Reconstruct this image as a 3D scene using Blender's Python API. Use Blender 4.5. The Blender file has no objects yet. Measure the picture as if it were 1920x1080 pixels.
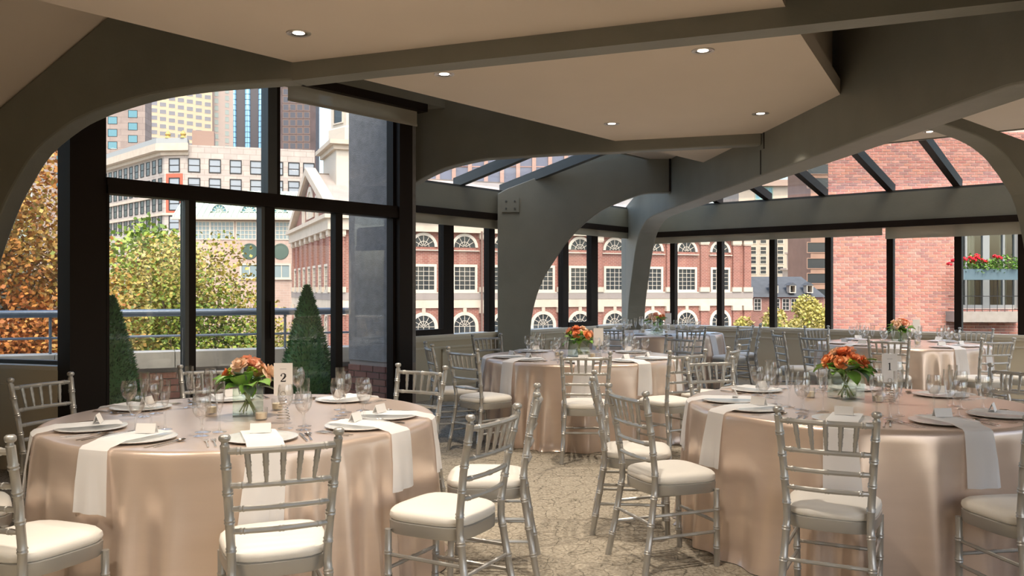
import bpy, math, random
from mathutils import Vector, Matrix
random.seed(7)
scene = bpy.context.scene
COL = scene.collection
# ---------------------------------------------------------------- camera
F, H, YH, CX = 1600.0, 1.43, 542.0, 960.0        # focal length in px of the 1920 frame, eye height, horizon row
cam = bpy.data.cameras.new('camera')
cam.sensor_width = 36.0
cam.lens = 36.0 * F / 1920.0
cam.shift_y = (YH - 540.0) / 1920.0
cam.clip_end = 2000
co = bpy.data.objects.new('camera', cam)
co.location = (0, 0, H)
co.rotation_euler = (math.pi / 2, 0, 0)
COL.objects.link(co)
scene.camera = co
# ---------------------------------------------------------------- sky, sun, exposure
SUN_DIR = Vector((0.08, -0.57, 0.82)).normalized()     # towards the sun (high behind the camera)
w = bpy.data.worlds.new('World')
scene.world = w
w.use_nodes = True
nt = w.node_tree
bg = nt.nodes['Background']
sky = nt.nodes.new('ShaderNodeTexSky')
sky.sky_type = 'NISHITA'
sky.sun_disc = False
sky.sun_elevation = math.asin(SUN_DIR.z)
sky.sun_rotation = math.atan2(SUN_DIR.x, SUN_DIR.y)
sky.air_density = 1.2
sky.dust_density = 4.5
sky.ozone_density = 0.8
nt.links.new(sky.outputs[0], bg.inputs[0])
bg.inputs[1].default_value = 0.50
sl = bpy.data.lights.new('sun', 'SUN')
sl.energy = 1.18
sl.angle = 0.02
sl.color = (1.0, 0.93, 0.84)
so = bpy.data.objects.new('sun_offscreen', sl)
so.rotation_euler = (-SUN_DIR).to_track_quat('-Z', 'Y').to_euler()
COL.objects.link(so)
vs = scene.view_settings
vs.view_transform = 'Standard'
vs.look = 'None'
vs.gamma = 1
vs.use_curve_mapping = False
vs.exposure = 0.15
scene.cycles.transparent_max_bounces = 24
scene.cycles.max_bounces = 8
DOWNLIGHT_W = 182.0

# ---------------------------------------------------------------- materials
MATS = {}
def mat(name, col, rough=0.6, metal=0.0, noise=0.0, nscale=8.0, spec=0.5, bump=0.0, bscale=60.0, coords='Object', emit=0.0, sheen=0.0, stretch=None):
    if name in MATS: return MATS[name]
    m = bpy.data.materials.new(name); MATS[name] = m
    m.use_nodes = True
    n = m.node_tree; b = n.nodes['Principled BSDF']
    b.inputs['Base Color'].default_value = (*col, 1)
    b.inputs['Roughness'].default_value = rough
    b.inputs['Metallic'].default_value = metal
    b.inputs['Specular IOR Level'].default_value = spec
    if sheen: b.inputs['Sheen Weight'].default_value = sheen
    if emit:
        b.inputs['Emission Color'].default_value = (*col, 1); b.inputs['Emission Strength'].default_value = emit
    if noise or bump:
        tc = n.nodes.new('ShaderNodeTexCoord'); mp = n.nodes.new('ShaderNodeMapping')
        n.links.new(tc.outputs[coords], mp.inputs[0])
        if stretch: mp.inputs['Scale'].default_value = stretch
    if noise:
        t = n.nodes.new('ShaderNodeTexNoise'); t.inputs['Scale'].default_value = nscale; t.inputs['Detail'].default_value = 5
        n.links.new(mp.outputs[0], t.inputs[0])
        r = n.nodes.new('ShaderNodeValToRGB')
        r.color_ramp.elements[0].position = 0.3; r.color_ramp.elements[1].position = 0.7
        r.color_ramp.elements[0].color = (*[c * (1 - noise) for c in col], 1)
        r.color_ramp.elements[1].color = (*[min(1, c * (1 + noise)) for c in col], 1)
        n.links.new(t.outputs[0], r.inputs[0]); n.links.new(r.outputs[0], b.inputs['Base Color'])
    if bump:
        t2 = n.nodes.new('ShaderNodeTexNoise'); t2.inputs['Scale'].default_value = bscale; t2.inputs['Detail'].default_value = 4
        n.links.new(mp.outputs[0], t2.inputs[0])
        bp = n.nodes.new('ShaderNodeBump'); bp.inputs['Strength'].default_value = bump; bp.inputs['Distance'].default_value = 0.02
        n.links.new(t2.outputs[0], bp.inputs['Height']); n.links.new(bp.outputs[0], b.inputs['Normal'])
    return m

def glass(name, tint=(1, 1, 1), base=0.04, rough=0.02, edge=0.55):
    """thin clear glass: transparent with a Fresnel-weighted gloss"""
    if name in MATS: return MATS[name]
    m = bpy.data.materials.new(name); MATS[name] = m
    m.use_nodes = True; n = m.node_tree; n.nodes.clear()
    out = n.nodes.new('ShaderNodeOutputMaterial'); mix = n.nodes.new('ShaderNodeMixShader')
    tr = n.nodes.new('ShaderNodeBsdfTransparent'); gl = n.nodes.new('ShaderNodeBsdfGlossy')
    lw = n.nodes.new('ShaderNodeLayerWeight'); mr = n.nodes.new('ShaderNodeMapRange')
    lw.inputs[0].default_value = 0.30
    tr.inputs[0].default_value = (*tint, 1); gl.inputs['Roughness'].default_value = rough
    mr.inputs['To Min'].default_value = base; mr.inputs['To Max'].default_value = edge
    n.links.new(lw.outputs['Facing'], mr.inputs[0]); n.links.new(mr.outputs[0], mix.inputs[0])
    n.links.new(tr.outputs[0], mix.inputs[1]); n.links.new(gl.outputs[0], mix.inputs[2])
    n.links.new(mix.outputs[0], out.inputs[0])
    return m

def fabric_sheer(name, col, see=0.25):
    """woven blind or organza cloth: partly see-through, partly diffuse on both sides"""
    if name in MATS: return MATS[name]
    m = bpy.data.materials.new(name); MATS[name] = m
    m.use_nodes = True; n = m.node_tree; n.nodes.clear()
    out = n.nodes.new('ShaderNodeOutputMaterial'); mix = n.nodes.new('ShaderNodeMixShader'); mix2 = n.nodes.new('ShaderNodeMixShader')
    tr = n.nodes.new('ShaderNodeBsdfTransparent'); df = n.nodes.new('ShaderNodeBsdfDiffuse'); tl = n.nodes.new('ShaderNodeBsdfTranslucent')
    df.inputs[0].default_value = (*col, 1); tl.inputs[0].default_value = (*col, 1)
    mix.inputs[0].default_value = 0.35; mix2.inputs[0].default_value = see
    n.links.new(df.outputs[0], mix.inputs[1]); n.links.new(tl.outputs[0], mix.inputs[2])
    n.links.new(mix.outputs[0], mix2.inputs[1]); n.links.new(tr.outputs[0], mix2.inputs[2])
    n.links.new(mix2.outputs[0], out.inputs[0])
    return m

def brickmat(name, c1, c2, mortar, scale=1.0, bw=0.22, rh=0.075, ms=0.012, coords='Object', axes='xz', bump=0.3):
    if name in MATS: return MATS[name]
    m = bpy.data.materials.new(name); MATS[name] = m
    m.use_nodes = True; n = m.node_tree; b = n.nodes['Principled BSDF']
    tc = n.nodes.new('ShaderNodeTexCoord'); sp = n.nodes.new('ShaderNodeSeparateXYZ'); cb = n.nodes.new('ShaderNodeCombineXYZ')
    n.links.new(tc.outputs[coords], sp.inputs[0])
    ad = n.nodes.new('ShaderNodeMath'); ad.operation = 'ADD'
    n.links.new(sp.outputs[0], ad.inputs[0]); n.links.new(sp.outputs[1], ad.inputs[1])
    n.links.new(ad.outputs[0], cb.inputs[0]); n.links.new(sp.outputs[2], cb.inputs[1])
    t = n.nodes.new('ShaderNodeTexBrick'); t.inputs['Scale'].default_value = scale
    t.inputs['Brick Width'].default_value = bw; t.inputs['Row Height'].default_value = rh; t.inputs['Mortar Size'].default_value = ms
    t.inputs['Color1'].default_value = (*c1, 1); t.inputs['Color2'].default_value = (*c2, 1); t.inputs['Mortar'].default_value = (*mortar, 1)
    n.links.new(cb.outputs[0], t.inputs[0])
    nz = n.nodes.new('ShaderNodeTexNoise'); nz.inputs['Scale'].default_value = 0.7; nz.inputs['Detail'].default_value = 6
    n.links.new(tc.outputs[coords], nz.inputs[0])
    mx = n.nodes.new('ShaderNodeMixRGB'); mx.blend_type = 'OVERLAY'; mx.inputs[0].default_value = 0.25
    n.links.new(t.outputs[0], mx.inputs[1]); n.links.new(nz.outputs[0], mx.inputs[2])
    n.links.new(mx.outputs[0], b.inputs['Base Color']); b.inputs['Roughness'].default_value = 0.85
    return m

def carpetmat():
    m = bpy.data.materials.new('carpet'); MATS['carpet'] = m
    m.use_nodes = True; n = m.node_tree; b = n.nodes['Principled BSDF']; L = n.links.new
    tc = n.nodes.new('ShaderNodeTexCoord')
    nd = n.nodes.new('ShaderNodeTexNoise'); nd.inputs['Scale'].default_value = 6; nd.inputs['Detail'].default_value = 3
    L(tc.outputs['Object'], nd.inputs[0])
    va = n.nodes.new('ShaderNodeVectorMath'); va.operation = 'SCALE'; va.inputs['Scale'].default_value = 0.10
    L(nd.outputs['Color'], va.inputs[0])
    vb = n.nodes.new('ShaderNodeVectorMath'); vb.operation = 'ADD'
    L(tc.outputs['Object'], vb.inputs[0]); L(va.outputs[0], vb.inputs[1])
    prev = None
    for sc, wd, st in ((7.5, 0.028, 1.0), (12.0, 0.035, 0.8)):
        vo = n.nodes.new('ShaderNodeTexVoronoi'); vo.feature = 'DISTANCE_TO_EDGE'; vo.inputs['Scale'].default_value = sc
        L(vb.outputs[0], vo.inputs['Vector'])
        r = n.nodes.new('ShaderNodeMapRange'); r.inputs['From Max'].default_value = wd; r.inputs['To Min'].default_value = 1 - st * 0.62; r.inputs['To Max'].default_value = 1
        L(vo.outputs['Distance'], r.inputs[0])
        # breaks the net of lines up into strokes
        nb = n.nodes.new('ShaderNodeTexNoise'); nb.inputs['Scale'].default_value = sc * 0.8; L(tc.outputs['Object'], nb.inputs[0])
        rb = n.nodes.new('ShaderNodeMapRange'); rb.inputs['From Min'].default_value = 0.46; rb.inputs['From Max'].default_value = 0.60
        L(nb.outputs[0], rb.inputs[0])
        mx = n.nodes.new('ShaderNodeMath'); mx.operation = 'MAXIMUM'; L(r.outputs[0], mx.inputs[0]); L(rb.outputs[0], mx.inputs[1])
        if prev is None: prev = mx
        else:
            mu = n.nodes.new('ShaderNodeMath'); mu.operation = 'MULTIPLY'; L(prev.outputs[0], mu.inputs[0]); L(mx.outputs[0], mu.inputs[1]); prev = mu
    n2 = n.nodes.new('ShaderNodeTexNoise'); n2.inputs['Scale'].default_value = 55; n2.inputs['Detail'].default_value = 6; L(tc.outputs['Object'], n2.inputs[0])
    cr = n.nodes.new('ShaderNodeValToRGB')
    cr.color_ramp.elements[0].position = 0.35; cr.color_ramp.elements[1].position = 0.68
    cr.color_ramp.elements[0].color = (0.26, 0.222, 0.168, 1); cr.color_ramp.elements[1].color = (0.46, 0.41, 0.325, 1)
    L(n2.outputs[0], cr.inputs[0])
    mm = n.nodes.new('ShaderNodeMixRGB'); mm.blend_type = 'MULTIPLY'; mm.inputs[0].default_value = 1
    L(cr.outputs[0], mm.inputs[1]); L(prev.outputs[0], mm.inputs[2]); L(mm.outputs[0], b.inputs['Base Color'])
    b.inputs['Roughness'].default_value = 0.95; b.inputs['Specular IOR Level'].default_value = 0.1
    bp = n.nodes.new('ShaderNodeBump'); bp.inputs['Strength'].default_value = 0.5; bp.inputs['Distance'].default_value = 0.01
    L(n2.outputs[0], bp.inputs['Height']); L(bp.outputs[0], b.inputs['Normal'])
    return m

M_BEAM = mat('beam_paint', (0.212, 0.209, 0.176), 0.55, noise=0.06, nscale=3, bump=0.08, bscale=40)
M_CEIL = mat('ceiling_paint', (0.66, 0.57, 0.47), 0.9, noise=0.02, nscale=1.5)
M_DARK = mat('bronze_frame', (0.016, 0.010, 0.007), 0.5, spec=0.2)
M_STEEL = mat('grey_frame', (0.10, 0.105, 0.105), 0.4, metal=0.3)
M_WALL = mat('beige_wall', (0.60, 0.52, 0.38), 0.7, noise=0.03, nscale=2)
M_SILL = mat('sill_paint', (0.68, 0.62, 0.51), 0.4)
M_CARPET = carpetmat()
M_PANE = glass('window_glass', (0.97, 0.99, 0.98), 0.015, 0.0, 0.35)
M_GLASSW = glass('drinking_glass', (0.99, 0.99, 0.99), 0.05, 0.03, 0.6)
M_VASE = glass('vase_glass', (0.93, 0.97, 0.94), 0.06, 0.02, 0.5)
M_BLIND = fabric_sheer('blind_fabric', (0.52, 0.49, 0.40), 0.12)
M_SILVER = mat('silver_paint', (0.45, 0.438, 0.41), 0.38, metal=0.62)
M_CUSH = mat('ivory_cushion', (0.75, 0.71, 0.64), 0.65, bump=0.05, bscale=200, sheen=0.2)
M_SATIN = mat('blush_satin', (0.69, 0.55, 0.455), 0.30, metal=0.5, noise=0.03, nscale=2.0, spec=0.7, bump=0.03, bscale=60, stretch=(1, 1, 8))
M_NAPK = fabric_sheer('white_napkin', (0.90, 0.90, 0.90), 0.05)
M_CHARGER = mat('silver_charger', (0.70, 0.71, 0.70), 0.25, metal=0.2)
M_STEELW = mat('cutlery_steel', (0.66, 0.64, 0.60), 0.16, metal=1.0)
M_CARD = mat('white_card', (0.82, 0.79, 0.76), 0.7)
M_INK = mat('black_ink', (0.012, 0.012, 0.014), 0.6)
M_INKG = mat('grey_ink', (0.35, 0.33, 0.33), 0.6)
M_WAX = mat('cream_wax', (0.80, 0.70, 0.52), 0.5)
M_TRIM = mat('downlight_trim', (0.62, 0.56, 0.50), 0.3, metal=0.6)
M_LENS = mat('downlight_lens', (1.0, 0.88, 0.72), 0.4, emit=9.0)

# ---------------------------------------------------------------- mesh helpers
class MB:
    def __init__(s): s.v, s.f, s.m = [], [], []
    def add(s, vs, fs, mi=0):
        o = len(s.v); s.v += [tuple(p) for p in vs]; s.f += [tuple(i + o for i in f) for f in fs]; s.m += [mi] * len(fs); return s
    def box(s, x0, x1, y0, y1, z0, z1, mi=0):
        return s.prism([(x0, y0), (x1, y0), (x1, y1), (x0, y1)], z0, z1, mi)
    def prism(s, poly, z0, z1, mi=0):
        """plan polygon (counter-clockwise from above) extruded z0..z1"""
        a = sum(poly[i][0] * poly[(i + 1) % len(poly)][1] - poly[(i + 1) % len(poly)][0] * poly[i][1] for i in range(len(poly)))
        if a < 0: poly = poly[::-1]
        n = len(poly)
        v = [(p[0], p[1], z0) for p in poly] + [(p[0], p[1], z1) for p in poly]
        f = [tuple(range(n - 1, -1, -1)), tuple(range(n, 2 * n))] + [(i, (i + 1) % n, n + (i + 1) % n, n + i) for i in range(n)]
        return s.add(v, f, mi)
    def slab(s, pts, vec, mi=0):
        """any planar 3-D polygon pushed along vec"""
        n = len(pts); q = [tuple(Vector(p) + Vector(vec)) for p in pts]
        nrm = sum((Vector(pts[i]).cross(Vector(pts[(i + 1) % n])) for i in range(n)), Vector())
        if nrm.dot(Vector(vec)) > 0: f = [tuple(range(n - 1, -1, -1)), tuple(range(n, 2 * n))] + [(i, (i + 1) % n, n + (i + 1) % n, n + i) for i in range(n)]
        else: f = [tuple(range(n)), tuple(range(2 * n - 1, n - 1, -1))] + [((i + 1) % n, i, n + i, n + (i + 1) % n) for i in range(n)]
        return s.add(list(pts) + q, f, mi)
    def tube(s, pts, r, n=8, mi=0, caps=True):
        pts = [Vector(p) for p in pts]
        rs = r if isinstance(r, (list, tuple)) else [r] * len(pts)
        up = Vector((0, 0, 1)); t0 = (pts[1] - pts[0]).normalized()
        if abs(t0.dot(up)) > 0.95: up = Vector((0, 1, 0))
        a = (up - t0 * up.dot(t0)).normalized(); o = len(s.v); vs = []
        for i, p in enumerate(pts):
            t = (pts[min(i + 1, len(pts) - 1)] - pts[max(i - 1, 0)]).normalized()
            a = (a - t * a.dot(t)).normalized(); b = t.cross(a)
            for k in range(n):
                q = 2 * math.pi * k / n
                vs.append(p + (a * math.cos(q) + b * math.sin(q)) * rs[i])
        fs = [(i * n + k, i * n + (k + 1) % n, (i + 1) * n + (k + 1) % n, (i + 1) * n + k) for i in range(len(pts) - 1) for k in range(n)]
        if caps: fs += [tuple(range(n - 1, -1, -1)), tuple((len(pts) - 1) * n + k for k in range(n))]
        return s.add(vs, fs, mi)
    def lathe(s, prof, n=20, c=(0, 0, 0), mi=0):
        vs, fs, rows = [], [], []
        for r, z in prof:
            if r < 1e-6: rows.append([len(vs)]); vs.append((c[0], c[1], c[2] + z))
            else:
                rows.append(list(range(len(vs), len(vs) + n)))
                vs += [(c[0] + r * math.cos(2 * math.pi * k / n), c[1] + r * math.sin(2 * math.pi * k / n), c[2] + z) for k in range(n)]
        for a, b in zip(rows, rows[1:]):
            if len(a) == 1 and len(b) == 1: continue
            for k in range(n):
                k2 = (k + 1) % n
                if len(a) == 1: fs.append((a[0], b[k2], b[k]))
                elif len(b) == 1: fs.append((a[k], a[k2], b[0]))
                else: fs.append((a[k], a[k2], b[k2], b[k]))
        return s.add(vs, fs, mi)
    def mesh(s, name, mats, smooth=False):
        me = bpy.data.meshes.new(name); me.from_pydata(s.v, [], s.f)
        for m in (mats if isinstance(mats, (list, tuple)) else [mats]): me.materials.append(m)
        me.polygons.foreach_set('material_index', s.m)
        if smooth:
            me.polygons.foreach_set('use_smooth', [True] * len(me.polygons))
            me.set_sharp_from_angle(angle=math.radians(38))
        me.update(); return me
    def build(s, name, mats, parent=None, smooth=False):
        return link(name, s.mesh(name, mats, smooth), parent)

def link(name, data, parent=None, loc=None, rz=None):
    o = bpy.data.objects.new(name, data); COL.objects.link(o)
    if parent: o.parent = parent
    if loc is not None: o.location = loc
    if rz is not None: o.rotation_euler = (0, 0, rz)
    return o
def tag(o, label=None, cat=None, group=None, kind=None):
    if label: o['label'] = label
    if cat: o['category'] = cat
    if group: o['group'] = group
    if kind: o['kind'] = kind
    return o
def empty(name, loc=(0, 0, 0), rz=0.0): return link(name, None, None, loc, rz)
def struct(o, label=None): return tag(o, label, None, None, 'structure')

# ---------------------------------------------------------------- plan geometry (metres; +y away from the camera)
def ang(d): return (math.sin(math.radians(d)), math.cos(math.radians(d)))
def zp(u, v, Z): Y = F * (H - Z) / (v - YH); return ((u - CX) / F * Y, Y)
def onp(u, p, d):
    k = (u - CX) / F; s = (k * p[1] - p[0]) / (d[0] - k * d[1]); return s
def at(p, d, s, n=0.0): return (p[0] + d[0] * s + d[1] * n, p[1] + d[1] * s - d[0] * n)   # n to the right of d
def Zat(v, Y): return H + (YH - v) * Y / F
def wbox(mb, p, d, s0, s1, n0, n1, z0, z1, mi=0):
    return mb.prism([at(p, d, s0, n0), at(p, d, s1, n0), at(p, d, s1, n1), at(p, d, s0, n1)], z0, z1, mi)
def rot(d): return math.atan2(d[1], d[0])

D1 = ang(39.8)                                   # along the left wall, away
DR = (-ang(-50.2)[0], -ang(-50.2)[1])            # along the right wall, away from the corner
SILL = 0.83
CORNER = zp(1190, 606.5, SILL)
DL = (-D1[0], -D1[1])                            # left wall from the corner towards the camera; inside is on its left (n < 0)
ZC = 2.96
# ================================================================ STRUCTURE
MBf = MB().prism([(-9, -5), (14, -5), (14, 17), (-9, 17)], -0.05, 0.0)
floor = MB().prism([(-5.6, 7.6), (-5.2, 1.5), (0.0, -3.2), (10.4, 9.2), at(CORNER, DR, 0.3, 0), (CORNER[0], CORNER[1] + 0.35), (-1.75, 10.6), (-1.1, 9.15), (-3.3, 6.6)], -0.25, 0.0).build('floor', M_CARPET)
struct(floor, 'beige carpet with a brown crackle pattern')

# ---- low wall, sill, windows of the two glass walls
def glass_wall(tagname, p, d, inside, s_end, mull, zb0, zb1, blinds, pan=True, sash=()):
    """low wall + sill + mullions + panes + head beam; inside = sign of n for the room side"""
    i = inside
    wl = empty('wall_' + tagname, (p[0], p[1], 0)); struct(wl, 'low beige wall under the %s windows' % tagname)
    def part(nm, mb, m, par, sm=False):
        for k, v in enumerate(mb.v): mb.v[k] = (v[0] - p[0], v[1] - p[1], v[2])
        return mb.build(nm, m, par, sm)
    part('wall_body', wbox(MB(), p, d, -0.25 if i < 0 else -0.2, s_end, 0.02 * i, -0.16 * i, -0.25, SILL - 0.03), M_WALL, wl)
    part('window_sill', wbox(MB(), p, d, 0, s_end, 0.075 * i, -0.18 * i, SILL - 0.035, SILL), M_SILL, wl)
    part('cap_moulding', wbox(wbox(MB(), p, d, 0, s_end, 0.05 * i, 0.0, SILL - 0.075, SILL - 0.034), p, d, 0, s_end, 0.035 * i, 0, SILL - 0.17, SILL - 0.15), M_SILL, wl)
    part('baseboard', wbox(MB(), p, d, 0, s_end, 0.04 * i, 0, 0, 0.13), M_WALL, wl)
    if pan:
        w_ = 1.05; s = 0.25
        while s + w_ < s_end:
            m = MB()
            for a, b, c, e in ((s, s + w_, 0.16, 0.20), (s, s + w_, 0.60, 0.64), (s, s + 0.04, 0.16, 0.64), (s + w_ - 0.04, s + w_, 0.16, 0.64)): wbox(m, p, d, a, b, 0.045 * i, 0.015 * i, c, e)
            part('panel_moulding', m, M_WALL, wl); s += w_ + 0.12
    wi = empty('window_1' if tagname == 'left' else 'window_2', (p[0], p[1], 0)); struct(wi, 'dark framed window band of the %s wall' % tagname)
    for (s0, s1) in mull:
        part('mullion', wbox(MB(), p, d, s0, s1, -0.03 * i, -0.13 * i, SILL - 0.01, zb0 + 0.02), M_DARK, wi)
    edges = [0.0] + [q for ab in sorted(mull) for q in ab] + [s_end]
    for k in range(0, len(edges), 2):
        if edges[k + 1] - edges[k] > 0.08: part('pane', wbox(MB(), p, d, edges[k], edges[k + 1], -0.075 * i, -0.083 * i, SILL, zb0), M_PANE, wi)
    for (s0, s1) in sash:
        part('sash_rail', wbox(MB(), p, d, s0, s1, -0.02 * i, -0.10 * i, SILL - 0.005, SILL + 0.075), M_DARK, wi)
    part('head_bar', wbox(MB(), p, d, 0, s_end, 0.06 * i, -0.14 * i, zb0, zb1), M_DARK, wi)
    part('eave_beam', wbox(MB(), p, d, -0.1, s_end, 0.03 * i, -0.20 * i, zb1, 2.80), M_BEAM, wi)
    part('glazing_curb', wbox(MB(), p, d, 0, s_end, 0.0, -0.24 * i, 2.80, 2.835), M_STEEL, wi)
    return wi, part

sL = lambda u: onp(u, CORNER, DL)
sR = lambda u: onp(u, CORNER, DR)
mullL = [(sL(1124), sL(1112)), (sL(1069), sL(1059)), (sL(931), sL(920)), (sL(854), sL(835))]
SLE = 5.75
winL, partL = glass_wall('left', CORNER, DL, -1, SLE, mullL, 2.40, 2.49, None, sash=[(sL(835), sL(760)), (sL(1112), sL(1069))])
mullR = [(sR(u) - 0.045, sR(u) + 0.045) for u in (1259, 1347, 1446, 1551, 1667, 1795, 1915)] + [(7.4, 7.49), (8.6, 8.69)]
SRE = 9.6
winR, partR = glass_wall('right', CORNER, DR, 1, SRE, mullR, 2.31, 2.40, None, pan=False)

# ---- sloped roof glazing above both walls
def slope_bars(p, d, i, us, run, z0, z1, name, lab, s0, s1, extra=()):
    root = empty(name, (p[0], p[1], 0)); struct(root, lab)
    def pt(s, n, z): q = at(p, d, s, n * i); return (q[0] - p[0], q[1] - p[1], z)
    for s in [onp(u, p, d) for u in us] + list(extra):
        a, b = pt(s, -0.10, z0 + 0.0), pt(s, run, z1)
        h = 0.045
        m = MB().slab([pt(s - h, -0.12, z0), pt(s + h, -0.12, z0), pt(s + h, run, z1), pt(s - h, run, z1)], (0, 0, 0.13))
        m.build('glazing_bar', M_DARK if i > 0 else M_STEEL, root)
    m = MB().slab([pt(s0, -0.15, z0 + 0.09), pt(s1, -0.15, z0 + 0.09), pt(s1, run, z1 + 0.09), pt(s0, run, z1 + 0.09)], (0, 0, 0.01))
    m.build('pane', M_PANE, root)
    return root
RUN = 1.75; ZTOP = 3.22
slope_bars(CORNER, DL, -1, (866, 952), RUN, 2.80, ZTOP, 'window_3', 'sloped roof glazing above the left windows', 0.0, SLE, extra=(1.1, 2.2))
slope_bars(CORNER, DR, 1, (1345, 1437, 1542, 1668, 1794), RUN, 2.80, ZTOP, 'window_4', 'sloped roof glazing above the right windows', 0.0, SRE, extra=(6.7, 7.9))

# ---- roof and ceilings
NL = (-DL[1], DL[0]);  NL = (D1[1], -D1[0])       # into the room from the left wall
NR = (-D1[0], -D1[1])                             # into the room from the right wall
def glp(s, wall):   # point on the upper glazing edge
    return (CORNER[0] + DL[0] * s + NL[0] * RUN, CORNER[1] + DL[1] * s + NL[1] * RUN) if wall == 'L' else (CORNER[0] + DR[0] * s + NR[0] * RUN, CORNER[1] + DR[1] * s + NR[1] * RUN)
GC = (CORNER[0] + (NL[0] + NR[0]) * RUN, CORNER[1] + (NL[1] + NR[1]) * RUN)
L0 = (-1.48, 5.76)                                # on the left edge of the main ceiling; the edge runs along D1
def l0(s): return (L0[0] + D1[0] * s, L0[1] + D1[1] * s)
XC = lambda y: 2.455 - 0.075 * (y - 8.4)          # left face of the hip beam
ce = MB().prism([l0(-9.5), l0(5.93), (XC(10.40) + 0.05, 10.40), (XC(6.76) + 0.03, 6.76), (1.72, 5.10), (1.47, 4.60), (-1.7, -2.1)], ZC, ZC + 0.12)
ceiling = ce.build('ceiling', M_CEIL); struct(ceiling, 'flat beige dropped ceiling')
up = MB().slab([(2.56, 6.82, ZC + 0.001), (1.47, 4.60, ZC + 0.001), (-1.7, -2.1, ZC + 0.001), (-1.7, -2.1, 3.62), (1.47, 4.60, 3.62), (2.56, 6.82, 3.62)], (-0.05, 0.024, 0)).build('ceiling_upstand', M_CEIL, ceiling)
ring = MB().prism([GC, glp(SRE, 'R'), (10.2, 9.0), (5.5, 3.0), (XC(5.6) + 0.2, 5.6), (XC(10.5) + 0.15, 10.5), (1.9, 9.9), l0(4.4), glp(SLE - 0.9, 'L')], ZTOP + 0.01, ZTOP + 0.08).build('ceiling_ring', M_CEIL)
struct(ring, 'upper beige ceiling above the arched beams')
deck = MB().prism([GC, glp(SRE, 'R'), (10.5, 9.2), (0.0, -3.3), (-5.4, 1.4), (-5.9, 7.8), (-3.45, 6.85), (-1.35, 9.4), glp(SLE + 0.5, 'L')], 3.80, 3.92).build('ceiling_deck', mat('deck_dark', (0.30, 0.26, 0.20), 0.9)); struct(deck, 'dark roof deck above the beams')
sun_block = MB().prism([GC, glp(SRE, 'R'), (9.8, 8.4), (2.4, 0.2), (-3.2, 4.6), (-1.35, 9.0), glp(SLE + 0.3, 'L')], 3.92, 6.8).build('wall_penthouse', M_WALL); struct(sun_block, 'plant room storey on top of the roof deck')  # added unseen mass; keeps direct sun off the sloped glazing and eave beams
fas = MB()
for a, b in ((glp(SLE, 'L'), GC), (GC, glp(SRE, 'R'))):
    fas.slab([(a[0], a[1], ZTOP), (b[0], b[1], ZTOP), (b[0], b[1], 3.92), (a[0], a[1], 3.92)], (0.0, -0.06, 0))
struct(fas.build('trim_1', M_BEAM), 'fascia above the sloped glazing')

# ---- arched beams
def beam(name, label, p, d, pts, thick, extra=None, bevel=0.012):
    """vertical face outline pts = (s, z), pushed away from the room side by thick (n > 0: to the right of d)"""
    P3 = [(*at(p, d, s, 0), z) for s, z in pts]
    q = at((0, 0), d, 0, thick)
    o = MB().slab(P3, (q[0], q[1], 0)).build(name, M_BEAM)
    if bevel:
        bv = o.modifiers.new('soft edges', 'BEVEL'); bv.width = bevel; bv.segments = 2; bv.limit_method = 'ANGLE'
    return struct(o, label)
def arc(p, d, uv): return [(onp(u, p, d), Zat(v, at(p, d, onp(u, p, d))[1])) for u, v in uv]
def smooth(pts, n=4):
    out = []
    for i in range(len(pts) - 1):
        p0, p1, p2, p3 = pts[max(i - 1, 0)], pts[i], pts[i + 1], pts[min(i + 2, len(pts) - 1)]
        for k in range(n):
            t = k / n
            out.append(tuple(0.5 * (2 * p1[j] + (p2[j] - p0[j]) * t + (2 * p0[j] - 5 * p1[j] + 4 * p2[j] - p3[j]) * t * t + (3 * p1[j] - p0[j] - 3 * p2[j] + p3[j]) * t ** 3) for j in (0, 1)))
    return out + [pts[-1]]
# hip beam C : profile along y on its left face
pc = [(2.2, 0.0), (3.02, 0.0), (3.06, 0.7), (3.2, 1.45), (3.45, 1.95), (3.8, 2.28), (4.2, 2.46), (4.6, 2.535), (5.2, 2.55), (8.4, 2.545), (11.6, 2.54), (12.5, 2.535), (13.0, 2.525), (13.35, 2.48), (13.75, 2.34), (14.05, 2.08), (14.35, 1.62), (14.6, 1.15), (14.72, 0.6), (14.75, 0.0)]
pc = [pc[0]] + smooth(pc[1:], 4) + [(15.15, 0.0), (15.2, 2.3), (15.1, 2.82), (12.4, 3.24), (10.5, 3.6), (2.2, 3.6)]
mc = MB().slab([(XC(y), y, z) for y, z in pc], (0.30, 0.02, 0))
bc = mc.build('hip_beam', M_BEAM); bv = bc.modifiers.new('soft edges', 'BEVEL'); bv.width = 0.015; bv.segments = 2; bv.limit_method = 'ANGLE'
struct(bc, 'grey-green diagonal hip beam curving down to the corner post')
for (y, z0, z1, dz) in ((8.42, 2.56, 2.80, 0), (8.33, 2.80, 2.96, 0)):
    MB().slab([(XC(y) - 0.004, y - 0.012, z0), (XC(y) - 0.004, y + 0.012, z0), (XC(y) - 0.004, y + 0.012, z1), (XC(y) - 0.004, y - 0.012, z1)], (0.006, 0, 0)).build('beam_joint', M_DARK, bc)
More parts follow.
